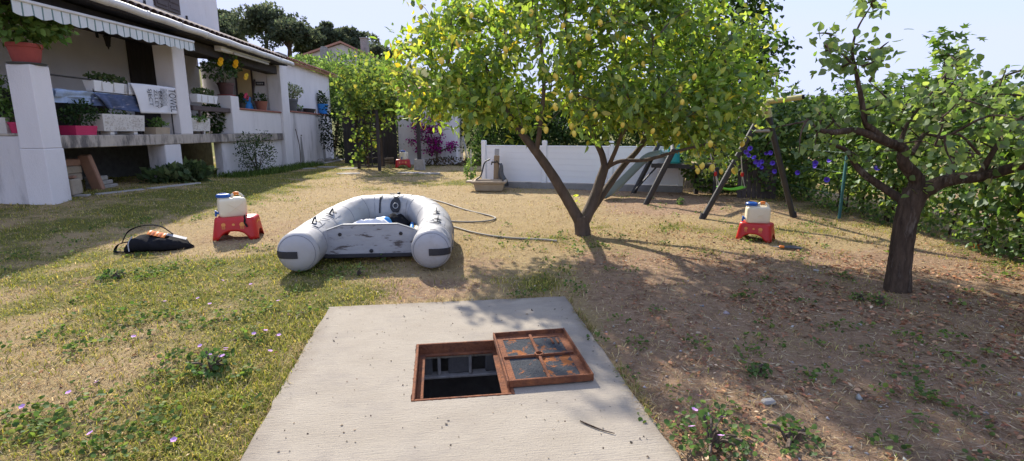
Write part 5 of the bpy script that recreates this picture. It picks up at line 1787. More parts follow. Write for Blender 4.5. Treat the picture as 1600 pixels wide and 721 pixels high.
# ------------------------------------------------------------------ pots and planters
GERA = [(.09, .17, .045), (.14, .23, .06), (.2, .3, .09)]
def plant_in(root, blobs, k, size, tm, pal, w=None, mat='soft', stems=5, z0=0):
    P, d = in_blobs(k, blobs, .3)
    n = len(P)
    link_mesh('foliage', leaf_mesh('foliage', P, rng.uniform(.7, 1.2, n) * size, tm, pick_cols(n, pal, w), M[mat], d * .6 + rng.normal(size=(n, 3)) * .7, d * .4 + rng.normal(size=(n, 3)) * .5 + np.array([0, 0, .8])), root)
    b = MB()
    for i in range(stems):
        e = P[rng.integers(n)]
        b.tube(curve([(e[0] * .15, e[1] * .15, z0), (e[0] * .5, e[1] * .5, (z0 + e[2]) / 2 + .03), e], 4), .007, 5)
    b.obj('stems', M['bark'], root)
    return P

def round_pot(name, label, cat, p, r, h, mat, blobs, k, size, tm, pal, saucer=None, w=None, lm='soft', flowers=()):
    t = thing(name, label, cat, p, HROT)
    z = 0
    if saucer:
        MB().lathe([(r * .95, 0), (r * 1.12, .025), (r * 1.08, .03), (r * .9, .012)], n=24).obj('saucer', M[saucer], t, smooth=40)
        z = .014
    MB().lathe([(r * .72, z), (r * .94, z + h * .8), (r * 1.0, z + h * .82), (r * 1.02, z + h), (r * .93, z + h), (r * .9, z + h * .85)], n=24, caps=False).obj('pot', M[mat], t, smooth=35)
    MB().lathe([(r * .9, z + h * .86), (.001, z + h * .9)], n=20, caps=False).obj('soil', M['soil'], t)
    MB().lathe([(.001, z + .001), (r * .71, z + .001)], n=20, caps=False).obj('pot_base', M[mat], t)
    plant_in(t, blobs, k, size, tm, pal, w, lm, z0=z + h * .85)
    for fp, fs, fc in flowers:
        nn = 6
        an = np.linspace(0, 2 * np.pi, nn, endpoint=False)
        Dd = np.c_[np.sin(an) * .3 + .2, np.cos(an), np.sin(an)]
        link_mesh('flower', leaf_mesh('flower', np.repeat(np.array([fp]), nn, axis=0), fs, ROUND, pick_cols(nn, [fc], None, .06), M['petal'], Dd, np.repeat(np.array([[1, -.6, .2]]), nn, axis=0)), t)
    return t

def trough(name, label, p, L, W, h, mat, blobs, k, size, tm, pal, pebbles=False, feet=True, cat='planter', taper=.9, w=None):
    t = thing(name, label, cat, p, HROT)
    z = .07 if feet else 0
    if feet:
        for s in (-.28, .28):
            MB().box((0, s * L, .033), (W * .8, .11, .066), None, .008).obj('foot', M[mat], t)
    a, c = (W / 2, L / 2), (W / 2 * taper, L / 2 * (1 - (1 - taper) * W / L))
    vs = [(-c[0], -c[1], z), (c[0], -c[1], z), (c[0], c[1], z), (-c[0], c[1], z), (-a[0], -a[1], z + h), (a[0], -a[1], z + h), (a[0], a[1], z + h), (-a[0], a[1], z + h)]
    i_ = .025
    vs += [(-a[0] + i_, -a[1] + i_, z + h), (a[0] - i_, -a[1] + i_, z + h), (a[0] - i_, a[1] - i_, z + h), (-a[0] + i_, a[1] - i_, z + h), (-a[0] + i_, -a[1] + i_, z + h - .05), (a[0] - i_, -a[1] + i_, z + h - .05), (a[0] - i_, a[1] - i_, z + h - .05), (-a[0] + i_, a[1] - i_, z + h - .05)]
    fs = [(0, 1, 2, 3)] + [(j, (j + 1) % 4, 4 + (j + 1) % 4, 4 + j) for j in range(4)] + [(4 + j, 4 + (j + 1) % 4, 8 + (j + 1) % 4, 8 + j) for j in range(4)] + [(8 + j, 8 + (j + 1) % 4, 12 + (j + 1) % 4, 12 + j) for j in range(4)]
    MB().add(vs, fs).obj('trough_body', M[mat], t)
    MB().add(vs[12:], [(0, 1, 2, 3)]).obj('soil', M['soil'], t)
    if pebbles:
        n = 260
        yy, zz = rng.uniform(-c[1] * .94, c[1] * .94, n), rng.uniform(.02, h - .03, n)
        xx = c[0] + (a[0] - c[0]) * zz / h
        tv = np.array([(1, 0, 0), (-.3, 0, 0), (0, 1, 0), (0, -1, 0), (0, 0, 1), (0, 0, -1)], float) * np.array([.5, 1, 1])
        tf = np.array([(0, 2, 4), (4, 3, 0), (0, 5, 2), (3, 5, 0)])
        V = np.c_[xx, yy, zz + z][:, None, :] + rng.uniform(.008, .02, n)[:, None, None] * (tv[None] + rng.normal(size=(n, 6, 3)) * .2)
        F = (tf[None] + (np.arange(n) * 6)[:, None, None]).reshape(-1, 3)
        o = link_mesh('pebble_facing', tri_mesh('pebble_facing', V.reshape(-1, 3), F, None, M['pebble']), t)
        o['kind'] = 'stuff'
    plant_in(t, blobs, k, size, tm, pal, w, z0=z + h - .06)
    return t

def build_pots():
    R_ = lambda u, v, off: hw(H(u, v, off))
    round_pot('potted_hibiscus', 'leafy plant with orange flower in red pot on the nearest pillar', 'potted plant', hw((-.18, .16, 2.5)), .22, .3, 'red_pot', [((0, 0, .58), (.5, .5, .3), 3), ((.15, .15, .62), (.5, .45, .25), 2), ((-.1, -.1, .8), (.35, .35, .25), 1)], 620, .11, HEART, GERA, 'grey_pot', None, 'soft', [((.1, -.2, 1.0), .13, (.75, .12, .05)), ((-.25, -.3, .95), .11, (.7, .1, .04))])
    trough('stone_planter', 'pebbled concrete planter on the wall at the far left edge', hw((-.98, .2, 1.471)), .26, .8, .24, 'trough', [((0, 0, .55), (.5, .3, .3), 1), ((.4, .0, .6), (.25, .25, .3), 1)], 520, .08, LEAF, GERA, True, False)
    round_pot('small_red_pot', 'small bright red pot just left of the nearest pillar', 'pot', hw((-.52, .18, 1.471)), .1, .17, 'pink', [((0, 0, .28), (.16, .16, .1), 1)], 60, .07, ROUND, GERA)
    p = H(124, 212, -.2)
    trough('pink_planter', 'magenta plastic planter with dark plant beside the nearest pillar', hw((-.2, p.y, FZ)), .5, .3, .16, 'pink', [((0, 0, .34), (.26, .42, .2), 2), ((0, .1, .45), (.2, .3, .16), 1)], 560, .065, LEAF, [(.025, .05, .018), (.04, .075, .025), (.06, .1, .035)], False, False, taper=.85)
    p = H(196, 208, -.1)
    trough('pebbled_trough', 'white pebbled concrete trough on feet under the blue patterned cloth', hw((-.28, p.y, FZ)), 1.16, .42, .31, 'trough', [((0, .0, .42), (.14, .5, .07), 1)], 120, .06, LEAF, GERA, True)
    p = H(250, 210, -.15)
    trough('wooden_box_planter', 'small brown box planter between the two white pebbled troughs', hw((-.2, p.y, FZ)), .5, .26, .15, 'sink', [((0, 0, .24), (.14, .26, .09), 1)], 150, .08, LEAF, GERA, False, False)
    p = H(308, 208, -.1)
    trough('pebbled_trough', 'white pebbled concrete trough on feet right below the white towel', hw((-.28, p.y, FZ)), 1.2, .42, .31, 'trough', [((.12, .3, .4), (.14, .4, .06), 1), ((.2, .1, .36), (.06, .3, .06), 1)], 120, .06, ROUND, GERA, True)
    def rail_box(label, u0, u1, v0, v1, off):
        a, c = H(u0, v1, off), H(u1, v0, off)
        L = abs(c.y - a.y)
        t = trough('railing_planter', label, hw((off, (a.y + c.y) / 2, min(a.z, c.z) + .02)), L, .2, .19, 'pvc', [((0, 0, .26), (.13, L * .5, .08), 2)], 300, .06, ROUND, [(.1, .15, .06), (.16, .2, .09), (.07, .11, .04)], False, False, taper=.72)
        t['group'] = 'white railing planters'
        for k in (-1, 0, 1):
            MB().box((.096, k * L * .3, .1), (.012, .02, .17), None, .003).obj('moulded_rib', M['gutter'], t)
        return a, c
    a, c = rail_box('white plastic planter box on the rail left of the white towel', 140, 197, 127, 144, -.25)
    rail_box('white plastic planter box hanging right of the white towel', 303, 334, 150, 161, -.1)
    # bracket shelves that carry them
    t = thing('planter_bracket', 'dark board that carries the right-hand white planter box', 'bracket', hw((-.1, 5.1, 2.2)), HROT)
    p0, p1 = H(300, 162, -.12), H(352, 160, -.12)
    t.location = hw((-.12, (p0.y + p1.y) / 2, p0.z - .05))
    MB().box((0, .2, -.05), (.1, p1.y - p0.y + .5, .12), None, .01).obj('board', M['shutter'], t)
    MB().box((0, -.5, -.4), (.06, .06, .6), None, .01).obj('strut', M['shutter'], t)
    # shrub between the troughs and the short pillar
    p = H(340, 200, -.5)
    shrub('dark_creeper', 'dark leafy creeper growing between white trough and short pillar', 'creeper', hw((-.5, p.y - .15, FZ)), [((0, 0, .4), (.3, .45, .42), 1)], 900, .07, HEART, DARK_PAL)
    round_pot('yellow_hibiscus', 'bushy hibiscus with yellow flowers in brown pot on the short pillar', 'potted plant', hw((-.24, 6.4, 2.45)), .21, .33, 'plum_pot', [((0, -.3, .66), (.4, .55, .3), 3), ((.05, -.1, .95), (.35, .5, .25), 2), ((.1, .35, .8), (.2, .25, .25), 1)], 620, .11, LEAF, [(.04, .08, .025), (.06, .11, .03), (.1, .17, .045)], 'red_pot', None, 'leaf', [((.4, -1.0, .78), .13, (.85, .5, .03)), ((.42, -.25, .82), .14, (.85, .45, .03)), ((.42, .3, .55), .12, (.8, .55, .08))])
    p = H(408, 167, -.2)
    round_pot('terracotta_pot', 'terracotta pot on the parapet left of the tall pillar', 'potted plant', hw((-.19, p.y, 2.15)), .19, .27, 'terracotta', [((0, 0, .36), (.2, .22, .14), 1)], 110, .09, SMALL, DARK_PAL)
    p = H(453, 168, -.17)
    round_pot('variegated_shrub', 'pale variegated shrub in grey pot just right of the tall pillar', 'potted plant', hw((-.17, p.y + .1, 2.211)), .25, .42, 'grey_pot', [((0, .15, .72), (.36, .6, .26), 3)], 560, .085, LEAF, [(.3, .33, .16), (.2, .24, .1), (.42, .42, .26), (.1, .14, .05)])
    p = H(483, 172, -.17)
    t = thing('black_tray', 'shallow black bowl tray on the ledge left of the blue pot', 'tray', hw((-.17, p.y, 2.211)), HROT)
    MB().lathe([(.22, 0), (.3, .16), (.285, .165), (.2, .02)], n=20).obj('tray', M['rubber'], t, smooth=35)
    t.scale = (.55, 1.9, 1)
    MB().box((.25, .18, .09), (.03, .06, .17), None, .005).obj('wooden_wedge', M['wood_post'], t)
    p = H(463, 166, -.17)
    round_pot('succulent_pot', 'low green succulent in small pot between grey pot and black tray', 'potted plant', hw((-.15, p.y + .2, 2.211)), .1, .1, 'grey_pot', [((0, 0, .16), (.16, .2, .08), 1)], 90, .07, SMALL, GERA)
    p = H(505, 176, -.17)
    round_pot('blue_pot', 'small shrub in bright blue pot at the end of the ledge', 'potted plant', hw((-.17, p.y, 2.211)), .22, .42, 'sky_blue', [((0, 0, .6), (.22, .3, .18), 2), ((0, -.1, .82), (.14, .2, .16), 1)], 260, .1, LEAF, DARK_PAL, 'sky_blue')
    # barbecue and gas bottle inside the veranda
    p = H(393, 150, -.75)
    t = thing('kettle_barbecue', 'black round barbecue standing behind the veranda parapet', 'barbecue', hw((-.95, p.y - .2, FZ)), HROT)
    MB().lathe([(.05, .62), (.3, .72), (.36, .9), (.36, .93), (.3, 1.12), (.12, 1.22), (.02, 1.23)], n=24).obj('kettle', M['black_metal'], t, smooth=40)
    for k in range(3):
        a_ = k * 2.094
        MB().tube([(.2 * math.cos(a_), .2 * math.sin(a_), .7), (.4 * math.cos(a_), .4 * math.sin(a_), 0)], .018, 6).obj('leg', M['black_metal'], t)
    MB().tube(curve([(0, -.06, 1.23), (0, 0, 1.28), (0, .06, 1.23)], 5), .012, 6).obj('handle', M['black_metal'], t)
    p = H(388, 152, -.5)
    t = thing('gas_bottle', 'bright blue gas bottle behind the parapet beside the black barbecue', 'gas bottle', hw((-.55, p.y, FZ)), HROT)
    MB().lathe([(.13, 0), (.15, .03), (.16, .4), (.16, .8), (.12, .93), (.05, .98), (.05, 1.05)], n=20).obj('bottle', M['sky_blue'], t, smooth=40)
    MB().lathe([(.1, .95), (.11, 1.1)], n=16, caps=False).obj('collar', M['sky_blue'], t, smooth=40)
    p = H(370, 146, -.25)
    round_pot('pink_flower_pot', 'small pot of pink flowers on the parapet beside the short pillar', 'potted plant', hw((-.2, p.y + .12, 2.15)), .12, .16, 'black_metal', [((0, 0, .26), (.18, .2, .13), 1)], 110, .07, ROUND, DARK_PAL, None, None, 'soft', [((.15, -.05, .36), .1, (.7, .12, .22)), ((.14, .08, .3), .08, (.65, .1, .2))])
build_pots()

# ------------------------------------------------------------------ along the foot of the house
def build_house_foot():
    # pile of blocks under the veranda
    def block(u, v, off, d, rz, mat, lab, nm='stone_block', tilt=0, grp=None):
        p = hw(H(u, v, off))
        g = Tg(p.x, p.y)
        o = MB().box((0, 0, 0), d, None, .012).obj(nm, M[mat])
        o.location = (p.x, p.y, max(p.z, g + d[2] / 2 - .01)); o.rotation_euler = (tilt, 0, HROT + rz)
        setp(o, lab, 'block', grp)
    q = 'sandstone block in the heap under the veranda floor'
    g_ = 'blocks heaped under the veranda'
    bt = lambda u, v, off: H(u, v, off)
    base = H(124, 290, -.5)
    zs = Tg(*hw(base)[:2])
    def blk(y, off, z, d, rz, mat, lab, nm='stone_block', grp=None, rot=None):
        o = MB().box((0, 0, 0), d, None, .014).obj(nm, M[mat])
        o.location = hw((off, y, zs + z + d[2] / 2)); o.rotation_euler = rot or (0, 0, HROT + rz)
        setp(o, lab, 'block', grp)
    for k_, (yy_, zz_, dd_, rr_, mm_, ll_) in enumerate(((1.05, 0, (.3, .42, .2), .1, 'stone', 'thick bottom'), (1.05, .205, (.3, .44, .13), -.05, 'stone', 'second from bottom'), (1.07, .34, (.32, .42, .13), .06, 'stone', 'third from bottom'), (1.08, .475, (.3, .4, .12), -.08, 'brick', 'reddish topmost'))):
        blk(yy_, -.62, zz_, dd_, rr_, mm_, ll_ + ' block of the heap under the veranda floor', grp=g_)
    blk(.78, -.35, 0, (.24, .34, .27), .25, 'stone', 'squared pale block standing in front of the block heap', grp=g_)
    blk(.85, -.33, .275, (.1, .22, .045), .5, 'brick', 'flat brick lying on top of the squared pale block', 'brick')
    for k in range(3):
        blk(1.75 - .06 * k, -.5, k * .085, (.26, .5 - .1 * k, .08), .1 * k, 'rock', ('bottom', 'middle', 'top')[k] + ' flat grey slab of the low stack beside the block heap', 'stone_slab', 'flat slabs beside the block heap')
    blk(1.38, -.38, -.01, (.2, .1, .68), 0, 'brick', 'reddish plank leaning against the block heap under the veranda', 'leaning_plank', None, (R(16), R(-3), HROT))
    # kerb of flat concrete along the foot
    for i, (u0, v0, u1, v1) in enumerate(((62, 309, 140, 306), (150, 305, 225, 297), (232, 296, 312, 287))):
        a, c = G(u0, v0), G(u1, v1)
        o = MB().bar((a[0], a[1], a[2] + .0), (c[0], c[1], c[2] + .0), .16, .05, (0, 0, 1), .015).obj('kerb_stone', M['rock'])
        setp(o, ('broad flat stone at the foot of the nearest pillar', 'flat kerb stone in the grass before the block heap', 'flat kerb stone in the grass below the support pillar')[i], 'kerb')
    p = G(255, 287)
    shrub('spiky_plant', 'low spiky green plant beside the support pillar', 'plant', (p[0], p[1] + .25, Tg(p[0], p[1]) - .02), [((0, 0, .12), (.6, .4, .16), 1), ((.3, .3, .15), (.4, .3, .2), 1)], 520, .2, SMALL, [(.09, .13, .05), (.13, .17, .07), (.06, .09, .035)], None, 'soft', None, .2, 5, up=1.1)
    p = hw(H(402, 258, .3))
    shrub('rose_bush', 'loose dark bush against the veranda edge left of the tall pillar', 'bush', (p.x, p.y, Tg(p.x, p.y)), [((0, 0, .55), (.4, .95, .5), 3), ((.05, -.5, .8), (.3, .4, .4), 1), ((0, .5, .8), (.25, .3, .5), .6)], 1500, .06, LEAF, [(.03, .055, .02), (.05, .085, .03), (.09, .13, .045)], None, 'soft', None, .4, 12)
    t = thing('dry_cane', 'thin bare cane leaning on the wall right of the tall pillar', 'cane', hw((.35, 9.9, .28)), HROT)
    MB().tube(curve([(0, 0, 0), (-.1, .3, .7), (-.28, .55, 1.3)], 5), .014, 6).obj('stalk', M['bark'], t)
    # taller grass by the wall
    k = 3000
    uu = rng.random(k)
    pts = np.array([hw((rng.uniform(-.05, .85), 4.6 + 6.5 * a, 0)) for a in uu])
    x, y = pts[:, 0], pts[:, 1]
    o = link_mesh('wall_grass', blades('wall_grass', x, y, rng.uniform(.08, .26, k), rng.uniform(.004, .009, k), rng.uniform(.2, .8, k), pick_cols(k, [(.09, .14, .035), (.13, .19, .05), (.06, .1, .03)])))
    setp(o, 'taller green grass growing along the foot of the veranda', 'grass', kind='stuff')
    # loose stones along the side wall
    for i in range(12):
        p = hw((.25 + .12 * math.sin(i * 2.2), 11.0 + i * .36, 0))
        s = rng.uniform(.08, .17)
        o = MB().box((0, 0, s * .45), (s * 1.2, s * 1.5, s), None, s * .28).obj('rubble_stone', M['rock'])
        o.location = (p.x, p.y, Tg(p.x, p.y) - .02); o.rotation_euler = (rng.normal() * .15, rng.normal() * .15, rng.uniform(0, 3))
        setp(o, '%s rough pale stone from the tall pillar along the side wall' % 'first second third fourth fifth sixth seventh eighth ninth tenth eleventh twelfth'.split()[i], 'stone', 'stones along the side wall')
    a, c = hw((.55, 10.9, 0)), hw((.6, 16, 0))
    o = MB().bar((a.x, a.y, Tg(a.x, a.y)), (c.x, c.y, Tg(c.x, c.y)), .22, .06, (0, 0, 1), .015).obj('edging_strip', M['rock'])
    setp(o, 'narrow concrete edging strip along the stones by the side wall', 'edging')
    for i, (u, v) in enumerate(((480, 264), (512, 262), (545, 264), (640, 271), (672, 272), (545, 272))):
        p = G(u, v)
        pts = [(.38 * math.cos(a_) * random.uniform(.75, 1.1), .28 * math.sin(a_) * random.uniform(.75, 1.1)) for a_ in np.linspace(0, 6.28, 9)[:-1]]
        o = MB().prism(pts, 'z', -.04, .022).obj('stepping_stone', M['rock'])
        o.location = (p[0], p[1], float(ground_z(p[0], p[1])))
        setp(o, ('flat stepping stone nearest the side wall of the house', 'flat stepping stone second from the side wall of the house', 'flat stepping stone in line just left of the trellis', 'flat stepping stone in front of the red stool by the shed', 'flat stepping stone right of the white pergola post foot', 'flat stepping stone in front of the trellis, nearest the dinghy')[i], 'stepping stone', 'stepping stones')
build_house_foot()

# ------------------------------------------------------------------ shed, pergola, bougainvillea
def build_shed():
    a, c = G(624, 259), G(714, 253)
    y = 19.2
    x0, x1 = PY(624, 255, y)[0], PY(714, 255, y)[0]
    z0 = Tg(x0, y)
    t = thing('garden_shed', 'small white rendered shed wall behind the bougainvillea', 'shed', ((x0 + x1) / 2, y, z0))
    w = x1 - x0
    MB().box((0, 1.2, 1.2), (w, 2.4, 2.6), None, .02).obj('wall', M['render'], t)
    rf = MB().prism([(-.2, 2.46), (2.6, 3.0), (2.6, 3.08), (-.2, 2.55)], 'x', -w / 2 - .12, w / 2 + .12).obj('roof', M['tile'], t)
    tl = MB().grid(7, 2, lambda a_, b_: (.09 * math.cos(math.pi * a_), -.24 + .4 * b_, 2.55 + .06 * math.sin(math.pi * a_) + .08 * b_)).mesh('roof_tile', M['tile'], 60)
    for k in range(int(w / .19) + 1): link_mesh('roof_tile', tl, rf, (-w / 2 + .02 + k * .19, 0, 0))
    # lantern
    p = PY(650, 176, y - .12)
    l = thing('shed_lantern', 'dark lantern with pale glass on the shed wall', 'lantern', p)
    MB().box((0, .09, .03), (.08, .03, .2), None, .006).obj('wall_plate', M['black_metal'], l)
    MB().tube(curve([(0, .08, .08), (0, 0, .14), (0, -.08, .06)], 5), .014, 6).obj('bracket', M['black_metal'], l)
    MB().lathe([(.02, .06), (.13, -.03), (.12, -.05)], (0, -.08, 0), 6).obj('lamp_roof', M['black_metal'], l)
    MB().lathe([(.1, -.05), (.06, -.26), (.02, -.29)], (0, -.08, 0), 6).obj('glass', M['glass'], l)
    # bougainvillea
    g = PY(683, 250, y - .4)
    root = thing('bougainvillea', 'purple flowering bougainvillea climbing on the white shed wall', 'bougainvillea', (g[0], y - .4, Tg(g[0], y - .4)))
    o0 = np.array(root.location)
    def q(u, v, dy=0): return PY(u, v, y - .35 + dy) - o0
    b = MB()
    nd = []
    for pts in (((683, 250), (680, 232), (672, 205), (668, 190)), ((682, 248), (686, 225), (690, 205)), ((681, 240), (665, 222), (645, 218)), ((684, 238), (700, 232), (720, 230))):
        c = curve([q(*p_) for p_ in pts], 5)
        b.tube(c, list(np.linspace(.035, .01, len(c))), 7)
        nd += [np.array(p_) for p_ in c]
    b.obj('stems', M['bark'], root)
    tg = []
    for u, v, n, su, sv in ((672, 200, 16, 12, 10), (680, 222, 18, 10, 10), (650, 197, 5, 6, 5), (655, 218, 4, 8, 3), (690, 232, 8, 14, 5), (652, 231, 2, 3, 3), (688, 207, 6, 6, 8), (640, 221, 2, 2, 2), (708, 231, 3, 6, 3)):
        for _ in range(n): tg.append(q(u + rng.normal() * su, v + rng.normal() * sv, rng.normal() * .12))
    b = MB()
    ends = grow(nd, tg, b, .008, .003)
    b.obj('twigs', M['bark'], root)['kind'] = 'stuff'
    P = np.concatenate([e + rng.normal(size=(20, 3)) * .075 for _, e in ends])
    n = len(P)
    link_mesh('bracts', leaf_mesh('bracts', P, rng.uniform(.05, .085, n), ROUND, pick_cols(n, [(.32, .025, .2), (.42, .04, .27), (.2, .018, .13)]), M['petal']), root)['kind'] = 'stuff'
    P = np.concatenate([e + rng.normal(size=(5, 3)) * .08 for _, e in ends])
    n = len(P)
    link_mesh('foliage', leaf_mesh('foliage', P, .07, HEART, pick_cols(n, DARK_PAL), M['soft']), root)['kind'] = 'stuff'
    # dead vegetation at its foot
    shrub('dry_shrub', 'low dry brownish scrub along the foot of the shed wall', 'scrub', (x0 + 2.0, y - .6, z0 - .02), [((0, 0, .1), (1.2, .35, .22), 1), ((1.2, 0, .12), (.8, .4, .25), 1)], 1500, .09, SMALL, [(.12, .09, .05), (.17, .12, .07), (.08, .09, .04)], None, 'soft', None, .3, 9, up=1)
    # canes leaning at the shed's corner
    r = thing('garden_canes', 'bundle of pale canes leaning by the right corner of the shed', 'canes', (x1 + .25, y - .1, z0))
    for k in range(7):
        a_ = .05 * k
        MB().tube([(a_ * 1.2 + .12 * math.sin(k), 0, 0), (-.05 + a_ * .2, .1, 1.0 + .12 * math.sin(k * 3))], .012, 6).obj('cane', M['rope'], r)
    # near-black bush added for the shade of the passage left of the shed
    shrub('darkening_bush', 'dense near-black bush added to darken the passage behind the trellis', 'bush', (-6.2, 21.5, Tg(-6.2, 21.5)), [((0, 0, 1.3), (1.9, 1.0, 1.4), 3), ((1.2, .2, 1.2), (1.0, .8, 1.3), 1)], 4200, .12, LEAF, [(.012, .022, .01), (.02, .034, .014)], None, 'soft', None, .5, 9)
    shrub('corner_bush', 'dark green bush at the far corner of the side wall', 'bush', (*hw((.35, 16.6, 0))[:2], .3), [((0, 0, .9), (.55, .6, .9), 3), ((.1, -.3, 2.5), (.7, .8, .6), 3), ((.2, 0, 1.8), (.4, .5, .5), 1)], 3200, .1, LEAF, DARK_PAL, None, 'soft', None, .5, 8)
    for k in range(9):
        p = PY(606 + (k % 4) * 5, 249 + (k // 4) * 4, 19.3)
        o = MB().tube([(p[0] - .2, 19.3 + .1 * (k % 2), p[2]), (p[0] + .2, 19.4, p[2] + .03 * math.sin(k))], .055, 8, jit=.06).obj('firewood_log', M['wood_post'])
        setp(o, 'short log on the woodpile in the dark passage left of the shed', 'log', 'logs in the dark passage')
build_shed()

def build_pergola():
    ya, yb = 16.6, 19.0
    root = thing('pergola', 'black wooden pergola with open trellis sides under a leafy vine', 'pergola', (-4.2, 16.6, .28))
    o0 = np.array(root.location)
    def post(u, y, vt=170, w=.1, nm='post'):
        x = PY(u, 240, y)[0]
        z = Tg(x, y)
        top = 2.05
        MB().box((x - o0[0], y - o0[1], (z + top) / 2 - o0[2]), (w, w, top - z), None, .008).obj(nm, M['dark_wood'], root)
        return x
    xs = {}
    for u, y in ((560, 17.2), (592, 16.3), (598, 18.3), (655, 16.7), (618, 19.0)):
        xs[u] = post(u, y, w=.12 if u > 600 else .09)
    # trellis panels
    def trellis(ua, yA, ub, yB, z0, z1, nx_, nz_):
        xa, xb = PY(ua, 240, yA)[0], PY(ub, 240, yB)[0]
        a, c = Vector((xa, yA, 0)), Vector((xb, yB, 0))
        for i in range(1, nx_):
            p = a.lerp(c, i / nx_)
            MB().bar((p.x - o0[0], p.y - o0[1], z0 - o0[2]), (p.x - o0[0], p.y - o0[1], z1 - o0[2]), .035, .035).obj('lattice_upright', M['dark_wood'], root)
        for j in range(nz_ + 1):
            z = z0 + (z1 - z0) * j / nz_
            MB().bar((a.x - o0[0], a.y - o0[1] - .02, z - o0[2]), (c.x - o0[0], c.y - o0[1] - .02, z - o0[2]), .035, .035).obj('lattice_rail', M['dark_wood'], root)
    trellis(560, 17.2, 592, 16.3, .4, 1.75, 3, 5)
    trellis(582, 18.4, 598, 18.3, .4, 2.2, 2, 6)
    for u0, y0, u1, y1 in ((560, 17.2, 618, 19.0), (598, 18.3, 655, 16.7), (560, 17.2, 592, 16.3)):
        xa, xb = PY(u0, 240, y0)[0], PY(u1, 240, y1)[0]
        MB().bar((xa - o0[0], y0 - o0[1], 2.1 - o0[2]), (xb - o0[0], y1 - o0[1], 2.1 - o0[2]), .1, .12, (0, 0, 1), .01).obj('beam', M['dark_wood'], root)
    f = PY(655, 268, 16.55)
    ft = MB().prism([(-.17, 0), (.17, 0), (.14, .34), (-.14, .34)], 'y', -.14, .14).obj('post_foot', M['rock'], root)
    ft.location = (xs[655] - o0[0], .1, Tg(xs[655], 16.7) - o0[2] + .0)
    # vine over it
    v = thing('climbing_vine', 'leafy yellow-green vine covering the black pergola', 'vine', (PY(575, 262, 17)[0], 17.0, Tg(-4.7, 17)))
    v0 = np.array(v.location)
    def q(u, vv, y=17.0): return PY(u, vv, y) - v0
    b = MB()
    nd = []
    for pts in (((575, 262), (573, 215), (570, 180), (575, 150)), ((597, 260), (594, 210), (592, 170), (596, 140))):
        c = curve([q(*p_) for p_ in pts], 6)
        b.tube(c, list(np.linspace(.05, .02, len(c))), 7)
        nd += [np.array(p_) for p_ in c[6:]]
    b.obj('stems', M['bark_dark'], v)
    tg, cc = [], []
    for u, vv, n, su, sv, sy in ((575, 132, 24, 24, 15, .7), (608, 138, 14, 16, 16, .6), (555, 150, 10, 10, 14, .4), (550, 168, 5, 6, 6, .2), (572, 205, 5, 4, 10, .15), (575, 230, 5, 9, 9, .15), (565, 240, 3, 4, 4, .1), (608, 185, 7, 7, 12, .25), (604, 195, 2, 2, 6, .1), (575, 165, 14, 22, 7, .4), (615, 165, 12, 14, 8, .35), (640, 158, 5, 8, 7, .25), (540, 120, 8, 10, 10, .4), (590, 112, 7, 22, 7, .5), (560, 114, 4, 12, 7, .4)):
        for _ in range(n):
            tg.append(q(u + rng.normal() * su, vv + rng.normal() * sv, 16.9 + rng.normal() * sy))
    b = MB()
    ends = grow(nd, tg, b, .012, .004)
    b.obj('twigs', M['bark_dark'], v)['kind'] = 'stuff'
    P = np.concatenate([e + rng.normal(size=(26, 3)) * .13 for _, e in ends])
    n = len(P)
    crown(v, P, rng.uniform(.08, .14, n), HEART, pick_cols(n, [(.13, .2, .05), (.19, .27, .06), (.3, .36, .08), (.5, .48, .09), (.08, .12, .035)], [3, 3, 2.2, .8, 1.6]), rng.normal(size=(n, 3)) * .7 + np.array([0, -.3, -.4]), rng.normal(size=(n, 3)) * .6 + np.array([0, -.4, .7]), M['soft'], 120)
build_pergola()
def build_passage():
    y = 19.75
    x0, x1 = PY(538, 240, y)[0], PY(623, 240, y)[0]
    t = thing('darkening_boards', 'dark boards added to darken the shady passage behind the trellis', 'wall', (x0, y, Tg(x0, y)))  # boards added so the passage reads as deep shade
    n = int((x1 - x0) / .15)
    for k in range(n):
        MB().box((.075 + k * .15, .01 * (k % 2), .95), (.145, .025, 2.0), None, .004).obj('board', M['dark_wood'], t)
    for z in (.4, 1.5): MB().box(((x1 - x0) / 2, .04, z), (x1 - x0, .04, .08), None, .004).obj('rail', M['dark_wood'], t)
build_passage()

# ------------------------------------------------------------------ white fence
def build_white_fence():
    a, c = G(757, 292), G(1062, 301)
    a, c = Vector((a[0], a[1], 0)), Vector((c[0], c[1], 0))
    d = (c - a)
    L = d.length
    rz = math.atan2(d.y, d.x)
    z0 = min(Tg(a.x, a.y), Tg(c.x, c.y)) - .02
    t = thing('white_fence', 'white plastic board fence on a concrete plinth behind the lemon tree', 'fence', (a.x, a.y, z0), rz)
    MB().box((L / 2, .0, .07), (L + .1, .16, .19), None, .012).obj('plinth', M['conc_grey'], t)
    xs = [0]
    f = (G(850, 294)[0] - a.x) / d.x
    xs = [0, L * f, L * (f + (1 - f) * .5), L]
    top = PY(757, 229, a.y)[2] - z0
    for i, x in enumerate(xs):
        p = MB().box((x, -.01, (top + .1) / 2 + .05), (.1, .11, top + .07), None, .008).obj('post', M['pvc'], t)
        MB().lathe([(.078, 0), (.07, .02), (.02, .045)], (x, -.01, top + .086), 4, Matrix.Rotation(R(45), 3, 'Z')).obj('post_cap', M['pvc'], p)
    n = 6
    h = (top - .17) / n
    for s0_, s1_ in zip(xs, xs[1:]):
        for k in range(n):
            MB().box(((s0_ + s1_) / 2, 0, .17 + (k + .5) * h), (s1_ - s0_ - .104, .034, h - .0015), None, .002).obj('board', M['pvc'], t)
        MB().box(((s0_ + s1_) / 2, 0, top + .012), (s1_ - s0_ - .104, .05, .03), None, .006).obj('top_rail', M['pvc'], t)
build_white_fence()

